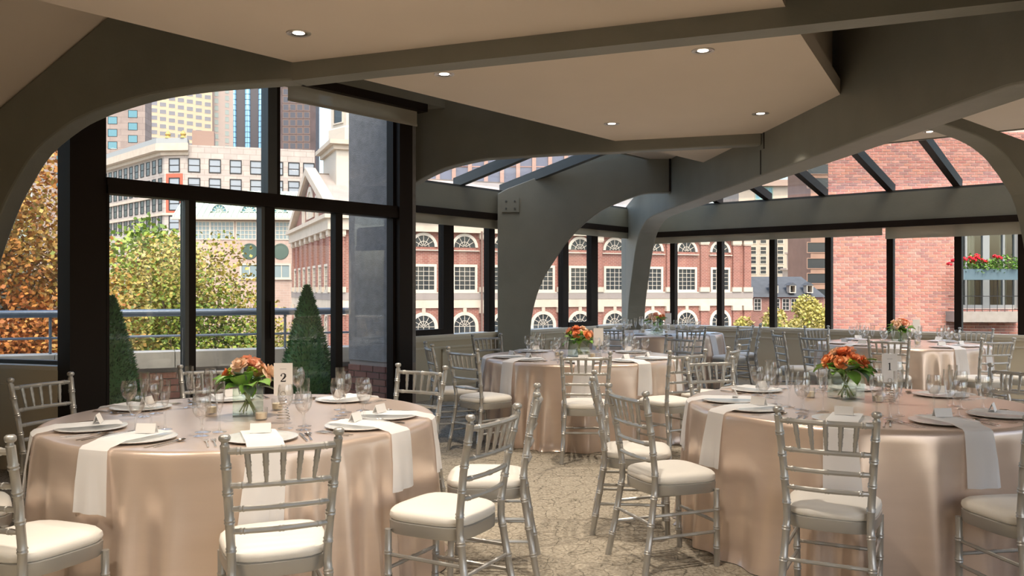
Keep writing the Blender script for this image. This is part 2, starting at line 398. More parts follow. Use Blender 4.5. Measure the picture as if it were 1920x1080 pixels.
# beams A, B, E
DA2 = ang(102.0)
DA, DB, DE = ang(111.0), ang(107.5), ang(92.0)
PA, PB = L0, (0.99, 8.84)
PE = (XC(11.8), 11.8)
a_in = arc(PA, DA2, [(-40, 520), (0, 402), (28, 345), (67, 284), (125, 236), (167, 214), (204, 200), (281, 178), (370, 164), (440, 158)])
a_in = [(a_in[0][0] - 0.35, 0.0), (a_in[0][0] - 0.22, 0.75)] + a_in + [(-0.1, 2.838), (0.0, 2.838)]
a_in = smooth(a_in, 3)
xa = arc(PA, DA2, [(190, 40), (0, 200)]); sl_ = (xa[1][1] - xa[0][1]) / (xa[1][0] - xa[0][0])
XE = lambda s_: xa[0][1] + (s_ - xa[0][0]) * sl_
a_top = [(xa[0][0] + (3.6 - xa[0][1]) / sl_, 3.6), (-3.7, XE(-3.7)), (-3.75, 0.0)]
ba = beam('arched_beam', 'grey arched beam springing past the dark column beside the glass doors', PA, DA2, a_in + [(0.0, 3.6)] + a_top, -0.17, bevel=0.045)
P3 = [(*at(PA, DA, s_), z_) for s_, z_ in ((-0.005, 2.838), (0.6, 2.845), (3.2, 2.85), (4.62, 2.86), (4.62, 3.6), (-0.005, 3.6))]
q_ = at((0, 0), DA, 0, -0.17); MB().slab(P3, (q_[0], q_[1], 0)).build('beam_arm', M_BEAM, ba)
b_in = arc(PB, DB, [(752, 385), (766, 353), (780, 342), (805, 328), (835, 315), (867, 306), (907, 298), (947, 295), (997, 292), (1047, 289), (1097, 286)])
b_in = [(b_in[0][0] - 0.16, 0.0), (b_in[0][0] - 0.14, 0.9), (b_in[0][0] - 0.10, 1.7), (b_in[0][0] - 0.05, 2.15)] + b_in + [(0.0, 2.845), (0.5, 2.85), (1.53, 2.85)]
b_in = smooth(b_in, 3)
beam('arched_beam', 'grey arched beam springing from the right post of the glass doors', PB, DB, b_in + [(1.53, 3.7), (-2.2, 3.7), (-2.64, 3.5), (-2.64, 0.0)], -0.15)
e_in = arc(PE, DE, [(995, 613), (1003, 567), (1017, 527), (1037, 493), (1060, 459), (1081, 434), (1106, 411), (1135, 391), (1169, 376), (1197, 366), (1216, 362)])
e_in = [(e_in[0][0] - 0.02, 0.0), (e_in[0][0] - 0.01, 0.4)] + e_in + [(0.03, Zat(361, 11.8))]
e_in = smooth(e_in, 3)
sE0 = onp(933, PE, DE)
beam('arched_beam', 'grey-green arched beam rising from the low wall between the left windows', PE, DE, e_in + [(0.03, 3.5), (-0.7, 3.42), (onp(951, PE, DE), 2.83), (sE0, 2.76), (sE0, 0.0)], -0.16)
jb = bpy.data.objects[bc.name]
MB().slab([(PE[0] - 0.006, PE[1] - 0.01, 2.78), (PE[0] - 0.03, PE[1] - 0.004, 2.78), (PE[0] - 0.03, PE[1] - 0.004, 3.4), (PE[0] - 0.006, PE[1] - 0.01, 3.4)], (0, -0.012, 0)).build('beam_joint', M_DARK, bc)
# beam D on the right side of the hip beam
DD = ang(61.1); PD = (XC(5.85) + 0.29, 5.85)
d_in = arc(PD, DD, [(1752, 229), (1800, 243), (1850, 263), (1885, 289), (1905, 314), (1920, 336), (1945, 385)])
s_l, z_l = d_in[-1]
d_in = smooth([(-0.05, d_in[0][1] + 0.0)] + d_in[1:] + [(s_l + 0.15, 1.6), (s_l + 0.24, 1.0), (s_l + 0.28, 0.0)], 3)
beam('arched_beam', 'grey arched beam branching off the hip beam towards the brick building', PD, DD, d_in + [(s_l + 0.9, 0.0), (s_l + 0.9, 2.3), (1.0, Zat(262, 6.3)), (0.3, Zat(224, 6.0)), (-0.05, Zat(205, 5.85))], -0.17)

# brackets where eave beams meet the posts
def bracket(p, d, s, n, z, w=0.24):
    o = struct(wbox(MB(), p, d, s, s + w, n + 0.02, n - 0.01, z, z + 0.2).build('trim_2', M_BEAM), 'bolted steel bracket where the eave beam meets the arched beam')
    for a in (0.06, w - 0.06):
        for b in (0.05, 0.15):
            c = at(p, d, s + a, n + 0.03); c2 = at(p, d, s + a, n + 0.015)
            MB().tube([(c2[0], c2[1], z + b), (c[0], c[1], z + b)], .013, 8).build('bolt', M_STEEL, o)
bracket(PE, DE, onp(941, PE, DE), 0.0, 2.50)

# ---- door wall
DSC = zp(137, 687.5, SILL)
DS = (-3.19, 6.69)
sD = lambda u: onp(u, DS, D1)
door = empty('door_1', (DS[0], DS[1], 0)); struct(door, 'tall bronze framed glass doors with a transom window')
def dpart(nm, mb, m, sm=False):
    for k, v in enumerate(mb.v): mb.v[k] = (v[0] - DS[0], v[1] - DS[1], v[2])
    return mb.build(nm, m, door, sm)
ZD = 3.42
dpart('column', wbox(MB(), DS, D1, sD(129), 0.0, 0.02, -0.20, 0, 3.8), M_DARK)
E1 = sD(765)
dpart('post', wbox(wbox(MB(), DS, D1, sD(741), E1, 0.07, -0.12, 0, 3.42), DS, D1, sD(737), sD(748), 0.0, -0.10, 0, 3.42), M_DARK)
dpart('transom_bar', wbox(wbox(MB(), DS, D1, 0, E1, 0.04, -0.10, 2.18, 2.305), DS, D1, 0, E1, 0.055, 0.02, 2.18, 2.245), M_DARK)
dpart('threshold', wbox(MB(), DS, D1, 0, E1, 0.08, -0.12, 0.0, 0.05), M_DARK)
for u0, u1, m in ((345, 352, M_STEEL), (352, 365, M_DARK), (488, 494, M_STEEL), (494, 513, M_DARK), (627, 640, M_DARK), (198, 203, M_DARK)):
    dpart('door_stile', wbox(MB(), DS, D1, sD(u0), sD(u1), 0.02, -0.06, 0.04, 2.19), m)
for u0, u1, m in ((499, 516, M_STEEL), (516, 522, M_DARK)):
    dpart('transom_mullion', wbox(MB(), DS, D1, sD(u0), sD(u1), 0.03, -0.08, 2.30, 3.45), m)
for a, b, n in ((203, 345, 0), (365, 488, -0.03), (513, 627, 0), (640, 738, -0.03)):
    dpart('door_pane', wbox(MB(), DS, D1, sD(a), sD(b), n - 0.02, n - 0.028, 0.05, 2.19), M_PANE)
    dpart('bottom_rail', wbox(MB(), DS, D1, sD(a), sD(b), n + 0.0, n - 0.045, 0.05, 0.16), M_DARK)
for a, b in ((200, 499), (522, 738)):
    dpart('transom_pane', wbox(MB(), DS, D1, sD(a), sD(b), -0.03, -0.038, 2.30, 3.45), M_PANE)
dpart('head_bar', wbox(MB(), DS, D1, 0, E1 + 0.02, 0.05, -0.14, 3.36, 3.43), M_DARK)
dpart('eave_beam', wbox(MB(), DS, D1, -0.4, E1 + 0.9, 0.16, -0.14, 3.42, 3.80), M_BEAM)
c_ = MB().box(0, 0, 0, 0, 0, 0) if False else None
handle = MB().tube([(0, 0, 0), (0, 0, 0.34)], 0.012, 8)
hp = at(DS, D1, sD(502), 0.05)
for k, v in enumerate(handle.v): handle.v[k] = (v[0] + hp[0], v[1] + hp[1], v[2] + 0.98)
dpart('door_handle', handle, M_DARK, True)
bl = empty('roller_blind', (*at(DS, D1, sD(527), 0.09), 3.2))
tag(bl, 'cream roller blind with dark cassette above the glass doors', 'blind')
def bpart(root, nm, mb, m):
    L = root.location
    for k, v in enumerate(mb.v): mb.v[k] = (v[0] - L[0], v[1] - L[1], v[2] - L[2])
    return mb.build(nm, m, root)
bpart(bl, 'blind_fabric', wbox(MB(), DS, D1, sD(530), E1 + 0.05, 0.085, 0.081, 3.19, 3.36), M_BLIND)
bpart(bl, 'hem_bar', wbox(MB(), DS, D1, sD(530), E1 + 0.05, 0.092, 0.076, 3.175, 3.20), mat('hem_bar', (0.40, 0.37, 0.30), 0.5))
bpart(bl, 'cassette', wbox(MB(), DS, D1, sD(524), E1 + 0.14, 0.16, 0.02, 3.335, 3.42), M_DARK)
# blinds of the window walls
def wall_blind(p, d, i, s0, s1, z0, z1, label):
    r = empty('roller_blind', (*at(p, d, s0, 0.02 * i), z0)); tag(r, label, 'blind')
    bpart(r, 'blind_fabric', wbox(MB(), p, d, s0, s1, 0.022 * i, 0.018 * i, z0, z1 + 0.02), M_BLIND)
    bpart(r, 'hem_bar', wbox(MB(), p, d, s0, s1, 0.028 * i, 0.012 * i, z0 - 0.015, z0 + 0.015), M_BLIND)
wall_blind(CORNER, DL, -1, sL(935), sL(764) + 0.1, 2.29, 2.40, 'short cream roller blind above the two windows nearest the glass doors')
wall_blind(CORNER, DL, -1, 0.25, sL(1062), 2.31, 2.40, 'short cream roller blind between the arched beam and the corner post')
wall_blind(CORNER, DR, 1, 0.2, sR(1655), 2.215, 2.31, 'long cream roller blind over the windows facing the brick hall')
wall_blind(CORNER, DR, 1, sR(1661), 6.6, 2.16, 2.31, 'cream roller blind over the windows facing the flower box')

# ---- low wall with window left of the dark column
LW = DSC; DLW = ang(-72.5)
wl2 = empty('wall_front', (LW[0], LW[1], 0)); struct(wl2, 'low beige wall under the window beside the dark column')
def lpart(nm, mb, m, par):
    for k, v in enumerate(mb.v): mb.v[k] = (v[0] - LW[0], v[1] - LW[1], v[2])
    return mb.build(nm, m, par)
lpart('wall_body', wbox(MB(), LW, DLW, 0.03, 2.4, -0.03, 0.22, -0.25, SILL - 0.03), M_WALL, wl2)
lpart('window_sill', wbox(MB(), LW, DLW, 0.0, 2.4, 0.0 - 0.02, 0.24, SILL - 0.04, SILL), M_SILL, wl2)
lpart('cap_moulding', wbox(MB(), LW, DLW, 0.02, 2.4, -0.045, 0.0, SILL - 0.17, SILL - 0.15), M_WALL, wl2)
wi5 = empty('window_5', (LW[0], LW[1], 0)); struct(wi5, 'window beside the dark column looking onto the orange tree')
lpart('sill_frame', wbox(MB(), LW, DLW, 0.0, 2.4, 0.10, 0.17, SILL, SILL + 0.03), M_STEEL, wi5)
lpart('jamb', wbox(MB(), LW, DLW, -0.02, 0.05, 0.08, 0.18, SILL, 2.9), M_DARK, wi5)
lpart('pane', wbox(MB(), LW, DLW, 0.0, 2.4, 0.13, 0.137, SILL, 2.9), M_PANE, wi5)
# sloped ceiling in front of beam A
def apt(s, z, k): q = at(PA, DA2, s); return (q[0] - D1[0] * k, q[1] - D1[1] * k, z)
so_ = MB().slab([apt(-1.30, XE(-1.30) + .01, -0.12), apt(-3.9, XE(-3.9) + .01, -0.12), apt(-3.9, XE(-3.9) + .01, 9.5), apt(-1.30, XE(-1.30) + .01, 9.5)], (0, 0, 0.05)).build('ceiling_slope', M_CEIL); struct(so_, 'sloped brown ceiling left of the flat ceiling')

# ---- walls behind and beside the camera (the room goes on); the back one has a window band as the others
rw = MB()
BR0, BR1 = at(CORNER, DR, SRE + 0.1), (0.1, -2.4)
rl = math.hypot(BR1[0] - BR0[0], BR1[1] - BR0[1]); rd = ((BR1[0] - BR0[0]) / rl, (BR1[1] - BR0[1]) / rl)
wbox(rw, BR0, rd, 0, rl, 0, -0.2, -0.25, SILL); wbox(rw, BR0, rd, 0, rl, 0, -0.2, 2.4, 3.85)
k = 0.0
while k < rl: wbox(rw, BR0, rd, k, k + 0.12, 0, -0.2, SILL, 2.4); k += 1.6
struct(rw.build('wall_rear', M_WALL), 'window wall on the far side of the room behind the tables')
bk = MB(); B0, B1 = (0.1, -2.4), (-5.1, 1.6); bl_ = math.hypot(B1[0] - B0[0], B1[1] - B0[1]); bd = ((B1[0] - B0[0]) / bl_, (B1[1] - B0[1]) / bl_)
wbox(bk, B0, bd, 0, bl_, 0, .2, -0.25, 3.85)
struct(bk.build('wall_back', M_WALL), 'beige wall behind the camera')
bk2 = MB().prism([(-5.1, 1.6), (-5.75, 7.7), (-5.6, 7.7), (-4.95, 1.6)], -0.25, 3.85); struct(bk2.build('wall_side', M_WALL), 'beige wall at the left end of the room')

# ---- downlights
DL_N = [0]
def downlight(x, y, z, label, i):
    o = empty('downlight', (x, y, z)); tag(o, label, 'downlight', 'recessed ceiling downlights')
    MB().lathe([(0.050, 0.012), (0.056, -0.003), (0.072, -0.006), (0.075, 0.001), (0.05, 0.004)], 24).build('trim_ring', M_TRIM, o, True)
    lens = MB().lathe([(0.0, -0.0015), (0.034, -0.0015), (0.036, 0.0)], 20).build('lens', M_LENS, o)
    MB().lathe([(0.036, -0.001), (0.052, -0.004)], 20).build('reflector', mat('reflector', (0.5, 0.42, 0.35), 0.2, metal=0.9), o, True)
    li = bpy.data.lights.new('downlight_lamp', 'SPOT'); li.spot_size = math.radians(96); li.spot_blend = 0.75; li.shadow_soft_size = 0.05; li.energy = DOWNLIGHT_W; li.color = (1.0, 0.88, 0.74)
    lo = link('lamp', li, o, (0, 0, -0.012))
    if i > 5:
        DL_N[0] += 1; lo.name = 'downlight_lamp_%d_offscreen' % DL_N[0]; lens.name = 'lens_%d_offscreen' % DL_N[0]
labs = {0: 'recessed downlight in the flat ceiling before the first beam, above the number 2 table', 1: 'recessed downlight close behind the first beam, near the blind', 2: 'recessed downlight close behind the first beam, near the ceiling upstand',
        3: 'recessed downlight beside the hip beam in the flat ceiling', 4: 'recessed downlight near the far tip of the flat ceiling', 5: 'recessed downlight in the upper ceiling beside the roof glazing'}
for i, (u, v) in enumerate(((560, 62), (833, 139), (1318, 95), (1426, 213), (1147, 232))):
    p = zp(u, v, ZC); downlight(p[0], p[1], ZC, labs[i], i)
p = zp(1743, 247, ZTOP + 0.01); downlight(p[0], p[1], ZTOP + 0.01, labs[5], 5)
for (x, y), q_ in zip(((-2.4, 2.6), (-0.9, 3.0), (-1.0, 1.2), (-3.0, 0.8), (0.2, 3.4)), ('over the aisle side of the two-card table', 'over the open carpet', 'over the carpet before the back wall', 'beside the sloped ceiling', 'beside the ceiling upstand end')): downlight(x, y, ZC, 'recessed downlight in the flat ceiling ' + q_, 6)
for (x, y), q_ in zip(((4.6, 5.6), (6.4, 7.4), (8.0, 9.4), (4.6, 7.6)), ('nearest the rear window wall', 'between the side arch and the rear windows', 'at the end of the right windows', 'over the carpet before the brick building table')): downlight(x, y, ZTOP + 0.01, 'recessed downlight in the upper ceiling ' + q_, 6)
# ================================================================ FURNITURE
# ---- chair kit
def bamboo(pts, r, rings, n=8, taper=None):
    """tube along a polyline with raised bamboo rings at fractions"""
    pts = [Vector(p) for p in pts]
    ln = [0.0]
    for a, b in zip(pts, pts[1:]): ln.append(ln[-1] + (b - a).length)
    T = ln[-1]
    def P(t):
        x = t * T
        for i in range(len(pts) - 1):
            if x <= ln[i + 1] + 1e-9: return pts[i].lerp(pts[i + 1], (x - ln[i]) / max(ln[i + 1] - ln[i], 1e-9))
        return pts[-1]
    ts = {round(l / T, 4): 1.0 for l in ln}
    e = 0.006 / T
    for q in rings:
        ts[round(q - 2 * e, 4)] = 1.0; ts[round(q - e, 4)] = 1.22; ts[round(q, 4)] = 1.05; ts[round(q + e, 4)] = 1.22; ts[round(q + 2 * e, 4)] = 1.0
    k = sorted(t for t in ts if 0 <= t <= 1)
    return [P(t) for t in k], [r * ts[t] * (taper(t) if taper else 1) for t in k]
def rtrap(wf, wb, dp, n=32, y0=0.0, ex=4.0):
    out = []
    for i in range(n):
        a = 2 * math.pi * i / n
        c, s = math.cos(a), math.sin(a)
        q = (abs(c) ** ex + abs(s) ** ex) ** (-1 / ex)
        x, y = q * c, q * s
        wd = wb + (wf - wb) * (y + 1) / 2
        out.append((x * wd / 2, y * dp / 2 + y0))
    return out
def loft(rings, mi=0):
    mb = MB(); n = len(rings[0])
    vs = [p for r in rings for p in r]
    fs = [(i * n + k, i * n + (k + 1) % n, (i + 1) * n + (k + 1) % n, (i + 1) * n + k) for i in range(len(rings) - 1) for k in range(n)]
    fs += [tuple(range(n - 1, -1, -1)), tuple((len(rings) - 1) * n + k for k in range(n))]
    return mb.add(vs, fs, mi)
KIT = []
ol = rtrap(0.415, 0.365, 0.40)
def scl(f, z): return [(x * f, y * f, z) for x, y in ol]
KIT.append(('seat_frame', loft([scl(0.975, 0.385), scl(0.99, 0.39), scl(1.0, 0.437), scl(0.96, 0.441)]).mesh('seat_frame', M_SILVER, True)))
KIT.append(('cushion', loft([scl(0.95, 0.440), scl(0.985, 0.446), scl(1.0, 0.458), scl(0.985, 0.474), scl(0.92, 0.486), scl(0.75, 0.494), scl(0.4, 0.498)]).mesh('cushion', M_CUSH, True)))
for sx in (-1, 1):
    p, r = bamboo([(sx * .197, -.262, 0), (sx * .183, -.225, .2), (sx * .170, -.19, .42), (sx * .172, -.19, .50), (sx * .183, -.215, .68), (sx * .198, -.258, .885)], .0165, (.13, .28, .43, .56, .68, .80, .91), 9)
    m = MB().tube(p, r, 9)
    m.lathe([(.0165, -.006), (.012, .002), (.012, .008), (.019, .013), (.021, .020), (.020, .028), (.014, .034), (0, .036)], 10, (sx * .1985, -.2585, .888))
    KIT.append(('back_leg', m.mesh('back_leg', M_SILVER, True)))
    p, r = bamboo([(sx * .178, .172, 0), (sx * .182, .168, .20), (sx * .185, .165, .40)], .0155, (.25, .5, .75), 9)
    KIT.append(('front_leg', MB().tube(p, r, 9).mesh('front_leg', M_SILVER, True)))
def post(z):      # x, y of the back post at height z
    T = ((0.42, .170, -.19), (.50, .172, -.19), (.68, .183, -.215), (.885, .198, -.258))
    for a, b in zip(T, T[1:]):
        if z <= b[0]: t = (z - a[0]) / (b[0] - a[0]); return a[1] + (b[1] - a[1]) * t, a[2] + (b[2] - a[2]) * t
    return T[-1][1:]
def railpt(z, t, bow):
    x, y = post(z); return (x * (2 * t - 1), y - bow * (1 - (2 * t - 1) ** 2), z)
for z, rr in ((.862, .0125), (.735, .011), (.648, .0105), (.565, .0105)):
    p, r = bamboo([railpt(z, t / 8, .022) for t in range(9)], rr, (.12, .5, .88), 8)
    KIT.append(('back_rail', MB().tube(p, r, 8).mesh('back_rail', M_SILVER, True)))
for k in range(5):
    t = 0.5 + (k - 2) * 0.158
    a, b = railpt(.735, 0.5 + (k - 2) * 0.148, .022), railpt(.862, t, .022)
    p, r = bamboo([b, a], .0105, (.38, .68), 7, lambda q: 1.15 - 0.55 * q)
    KIT.append(('spindle', MB().tube(p, r, 7).mesh('spindle', M_SILVER, True)))
for sx in (-1, 1):
    for z in (.29, .18):
        q = (.262 - (.262 - .19) * min(1, z / .42))
        p, r = bamboo([(sx * .181, .168, z), (sx * (.197 - .06 * z), -q, z)], .0085, (.3, .7), 7)
        KIT.append(('stretcher', MB().tube(p, r, 7).mesh('stretcher', M_SILVER, True)))
p, r = bamboo([(-.18, -.215, .25), (.18, -.215, .25)], .0085, (.25, .5, .75), 7); KIT.append(('stretcher', MB().tube(p, r, 7).mesh('stretcher', M_SILVER, True)))
p, r = bamboo([(-.18, .167, .23), (.18, .167, .23)], .0085, (.25, .5, .75), 7); KIT.append(('stretcher', MB().tube(p, r, 7).mesh('stretcher', M_SILVER, True)))
def chair(x, y, facing, label, group):
    o = empty('chiavari_chair', (x, y, 0), facing); tag(o, label, 'chair', group)
    for nm, me in KIT: link(nm, me, o)
    return o

# ---- table linen
RT = 0.97; ZT = 0.765
def fold_fn(seed):
    """soft vertical folds of uneven width and depth"""
    rnd = random.Random(seed); K = 29 + seed % 4; ph = [rnd.uniform(0, 6.28) for _ in range(8)]
    def f(th):
        w = th + .12 * math.sin(3 * th + ph[0]) + .06 * math.sin(5 * th + ph[1]) + .03 * math.sin(11 * th + ph[2])
        a = .5 + .5 * math.sin(K * w + ph[3])
        a = .6 * a + .4 * a * a
        big = .62 + .38 * math.sin(4 * th + ph[5]) * math.sin(7 * th + ph[6])
        return max(0., min(1., .12 + .88 * a * big))
    return f
def cloth_r(fold, th, z):
    t = max(0.0, (ZT - z) / ZT)
    return RT + 0.010 + 0.008 * t + (0.105 * t ** 0.85) * fold(th) * min(1, t * 6)
def tablecloth(fold):
    mb = MB(); N = 432; rows = []
    for rr in (0.0, 0.35, 0.7, 0.9, 0.955): rows.append([(rr, ZT)] * N if rr else None)
    vs = [(0, 0, ZT)]; idx = [[0]]
    def ring(f):
        b = len(vs)
        for k in range(N):
            th = 2 * math.pi * k / N; r, z = f(th); vs.append((r * math.cos(th), r * math.sin(th), z))
        idx.append(list(range(b, b + N)))
    for rr in (0.35, 0.7, 0.9, 0.95): ring(lambda th: (rr, ZT))
    ring(lambda th: (RT - 0.006, ZT - 0.002)); ring(lambda th: (RT + 0.004, ZT - 0.010))
    for z in (.735, .70, .64, .56, .47, .37, .27, .17, .08, .03, .004):
        ring(lambda th: (cloth_r(fold, th, z) + (0.012 * math.sin(9 * th) + 0.008 if z < .02 else 0), z))
    fs = []
    for k in range(N): fs.append((0, idx[1][k], idx[1][(k + 1) % N]))
    for a, b in zip(idx[1:], idx[2:]):
        for k in range(N): fs.append((a[k], b[k], b[(k + 1) % N], a[(k + 1) % N]))
    return mb.add(vs, fs).mesh('tablecloth', M_SATIN, True)

# ---- tableware meshes
def lm(name, prof, m, n=20): return MB().lathe(prof, n).mesh(name, m, True)
G_WATER = lm('water_goblet', [(0, .003), (.034, .002), (.036, .005), (.010, .010), (.0055, .022), (.005, .070), (.009, .082), (.024, .092), (.036, .112), (.041, .138), (.040, .160), (.035, .182), (.0335, .182), (.0385, .160), (.0395, .138), (.034, .112), (.022, .095), (0, .088)], M_GLASSW)
G_WINE = lm('wine_glass', [(0, .003), (.035, .002), (.037, .005), (.009, .010), (.0045, .025), (.0045, .090), (.008, .100), (.022, .114), (.033, .138), (.037, .165), (.035, .190), (.031, .212), (.0298, .212), (.0338, .190), (.0355, .165), (.031, .138), (.020, .117), (0, .107)], M_GLASSW)
G_FLUTE = lm('champagne_flute', [(0, .003), (.031, .002), (.033, .005), (.008, .010), (.004, .022), (.004, .088), (.007, .098), (.014, .120), (.021, .155), (.0245, .195), (.0245, .235), (.0233, .235), (.0233, .195), (.0195, .155), (.012, .122), (0, .104)], M_GLASSW)
CHARGER = lm('charger_plate', [(0, .006), (.10, .006), (.115, .008), (.158, .014), (.162, .013), (.160, .010), (.118, .003), (.10, 0), (0, 0)], M_CHARGER, 40)
def fork_mesh():
    mb = MB(); mb.slab([(-.004, -.10, .002), (.004, -.10, .002), (.0028, .02, .004), (.009, .045, .004), (.0105, .06, .004), (-.0105, .06, .004), (-.009, .045, .004), (-.0028, .02, .004)], (0, 0, .002))
    for k in range(4):
        x = -.0092 + k * .0061; mb.box(x - .0014, x + .0014, .058, .098, .004, .006)
    return mb.mesh('fork', M_STEELW)
def knife_mesh():
    return MB().slab([(-.005, -.12, .002), (.005, -.12, .002), (.0045, 0, .003), (.010, .02, .003), (.010, .085, .003), (.002, .105, .003), (-.004, .09, .003), (-.0045, 0, .003)], (0, 0, .0025)).mesh('knife', M_STEELW)
def spoon_mesh():
    mb = MB(); mb.slab([(-.005, -.10, .002), (.005, -.10, .002), (.0025, .035, .004), (-.0025, .035, .004)], (0, 0, .002))
    mb.lathe([(0, .001), (.011, .003), (.017, .008), (.0175, .009), (.012, .005), (0, .003)], 14)
    for i in range(len(mb.v) - 14 * 4 - 2, len(mb.v)): x, y, z = mb.v[i]; mb.v[i] = (x, y * 1.45 + .055, z)
    return mb.mesh('spoon', M_STEELW, True)
FORK, KNIFE, SPOON = fork_mesh(), knife_mesh(), spoon_mesh()
CARD_ME = MB().slab([(-.045, -.018, 0), (.045, -.018, 0), (.045, -.004, .042), (-.045, -.004, .042)], (0, .002, 0)).slab([(-.045, .016, 0), (.045, .016, 0), (.045, -.003, .042), (-.045, -.003, .042)], (0, -.002, 0)).mesh('place_card', M_CARD)
VOT_G = MB().lathe([(0, .004), (.028, .0), (.030, .003), (.033, .062), (.0315, .062), (.0285, .006), (0, .006)], 18).mesh('glass_cup', M_GLASSW, True)
VOT_W = MB().lathe([(0, .007), (.027, .007), (.028, .038), (.008, .036), (0, .035)], 16).lathe([(.001, .035), (.001, .044), (0, .044)], 5).mesh('candle', M_WAX, True)

def napkin_mesh(fold, th, seed):
    """strip folded on the charger that runs over the table edge; local frame = table"""
    rnd = random.Random(seed); drop = rnd.uniform(.25, .31); W = rnd.uniform(.068, .078); sk = rnd.uniform(-.03, .03)
    path = [(.60, ZT + .022), (.66, ZT + .024), (.80, ZT + .023), (.88, ZT + .024), (.935, ZT + .012), (.965, ZT + .008)]
    vs, fs = [], []; cols = 7
    for i, (r, z) in enumerate(path):
        for c in range(cols):
            x = (2 * c / (cols - 1) - 1) * W; ca, sa = math.cos(th), math.sin(th)
            vs.append((r * ca - x * sa, r * sa + x * ca, z + 0.0015 * math.cos(c * 2.2 + seed)))
    nz = 6
    for j in range(nz + 1):
        z = ZT - 0.004 - drop * j / nz
        for c in range(cols):
            q = 2 * c / (cols - 1) - 1; x = q * (W + .010 * j / nz) + sk * j / nz
            a2 = th + x / RT
            r = max(cloth_r(fold, a2 + e, z) for e in (-.05, -.025, 0, .025, .05)) + 0.010 + 0.006 * (j / nz) * math.cos(c * 2.1 + seed)
            if j == 0: r = RT + 0.014
            vs.append((r * math.cos(a2), r * math.sin(a2), z - 0.012 * q * sk * 10 * j / nz))
    nr = len(path) + nz + 1
    for i in range(nr - 1):
        for c in range(cols - 1):
            fs.append((i * cols + c, (i + 1) * cols + c, (i + 1) * cols + c + 1, i * cols + c + 1))
    return MB().add(vs, fs).mesh('napkin', M_NAPK, True)

# ---- flowers
def petal_mb(mb, c, az, tilt, L, W, cup, mi=0):
    """one cupped petal leaving point c"""
    d = Vector((math.cos(az), math.sin(az), 0)); s = Vector((-math.sin(az), math.cos(az), 0)); u = Vector((0, 0, 1))
    vs, fs = [], []; nu, nv = 4, 3
    for i in range(nu + 1):
        t = i / nu; a = tilt - cup * t
        p = Vector(c) + (d * math.cos(a) + u * math.sin(a)) * (L * t)
        wd = W * (0.45 + 0.9 * t - 0.75 * t * t) * 1.15
        for j in range(nv + 1):
            q = 2 * j / nv - 1
            vs.append(p + s * q * wd + (u * 0.18 + d * -0.35) * (q * q * wd * 0.8))
    for i in range(nu):
        for j in range(nv): fs.append((i * (nv + 1) + j, i * (nv + 1) + j + 1, (i + 1) * (nv + 1) + j + 1, (i + 1) * (nv + 1) + j))
    mb.add(vs, fs, mi)
def rose_mesh(name, m, seed, R=.04):
    rnd = random.Random(seed); mb = MB()
    mb.lathe([(0, -.4 * R), (.35 * R, -.1 * R), (.42 * R, .35 * R), (.25 * R, .65 * R), (0, .7 * R)], 8)
    for k, (n, tl, L, W) in enumerate(((4, 1.45, .8, .5), (5, 1.15, 1.0, .62), (6, .75, 1.15, .7), (7, .30, 1.2, .72))):
        for i in range(n): petal_mb(mb, (0, 0, -.25 * R), 2 * math.pi * (i + .37 * k) / n + rnd.uniform(-.15, .15), tl + rnd.uniform(-.08, .08), L * R, W * R, rnd.uniform(-.35, .55))
    return mb.mesh(name, m, True)
FLM = [mat('petal_orange', (0.90, 0.36, 0.14), 0.6, noise=.15, nscale=30), mat('petal_coral', (0.93, 0.46, 0.30), 0.6, noise=.15, nscale=30), mat('petal_peach', (0.95, 0.66, 0.46), 0.6, noise=.1, nscale=30), mat('petal_deep', (0.80, 0.24, 0.09), 0.6, noise=.2, nscale=30)]
ROSES = [rose_mesh('bloom', m, i) for i, m in enumerate(FLM)]
M_LEAF = mat('flower_leaf', (0.20, 0.40, 0.07), 0.5, noise=.3, nscale=15); M_LEAFD = mat('eucalyptus_leaf', (0.16, 0.22, 0.15), 0.6, noise=.2, nscale=15); M_LIME = mat('lime_bloom', (0.42, 0.60, 0.05), 0.6, noise=.3, nscale=40)
def leaf_mesh(m, L=.085, W=.024):
    mb = MB(); vs = []; fs = []
    for i in range(6):
        t = i / 5; wd = W * math.sin(math.pi * min(1, t * .92 + .08)) ** .8
        for q in (-1, 0, 1): vs.append((q * wd, t * L, .02 * math.sin(t * 2.6) - (0 if q else .006)))
    for i in range(5):
        for j in range(2): fs.append((i * 3 + j, i * 3 + j + 1, (i + 1) * 3 + j + 1, (i + 1) * 3 + j))
    return mb.add(vs, fs).mesh('leaf', m, True)
LEAVES = [leaf_mesh(M_LEAF), leaf_mesh(M_LEAFD), leaf_mesh(M_LEAF, .07, .03)]
_m = MB()
for i in range(40):
    a, b = random.uniform(0, 6.28), random.uniform(-.3, 1.4); _m.lathe([(0, -.007), (.007, 0), (0, .007)], 5, (.026 * math.cos(a) * math.cos(b), .026 * math.sin(a) * math.cos(b), .024 * math.sin(b)))
LIME = _m.mesh('lime_cluster', M_LIME, True)
def vase_mesh():
    mb = MB(); h, a, t = .170, .076, .004
    for z0, z1, q in ((0, .012, a),): mb.box(-q, q, -q, q, z0, z1)
    for x0, x1, y0, y1 in ((-a, a, -a, -a + t), (-a, a, a - t, a), (-a, -a + t, -a + t, a - t), (a - t, a, -a + t, a - t)): mb.box(x0, x1, y0, y1, .012, h)
    return mb.mesh('vase', M_VASE)
VASE = vase_mesh()
M_STEM = mat('flower_stem', (0.30, 0.36, 0.10), 0.6)
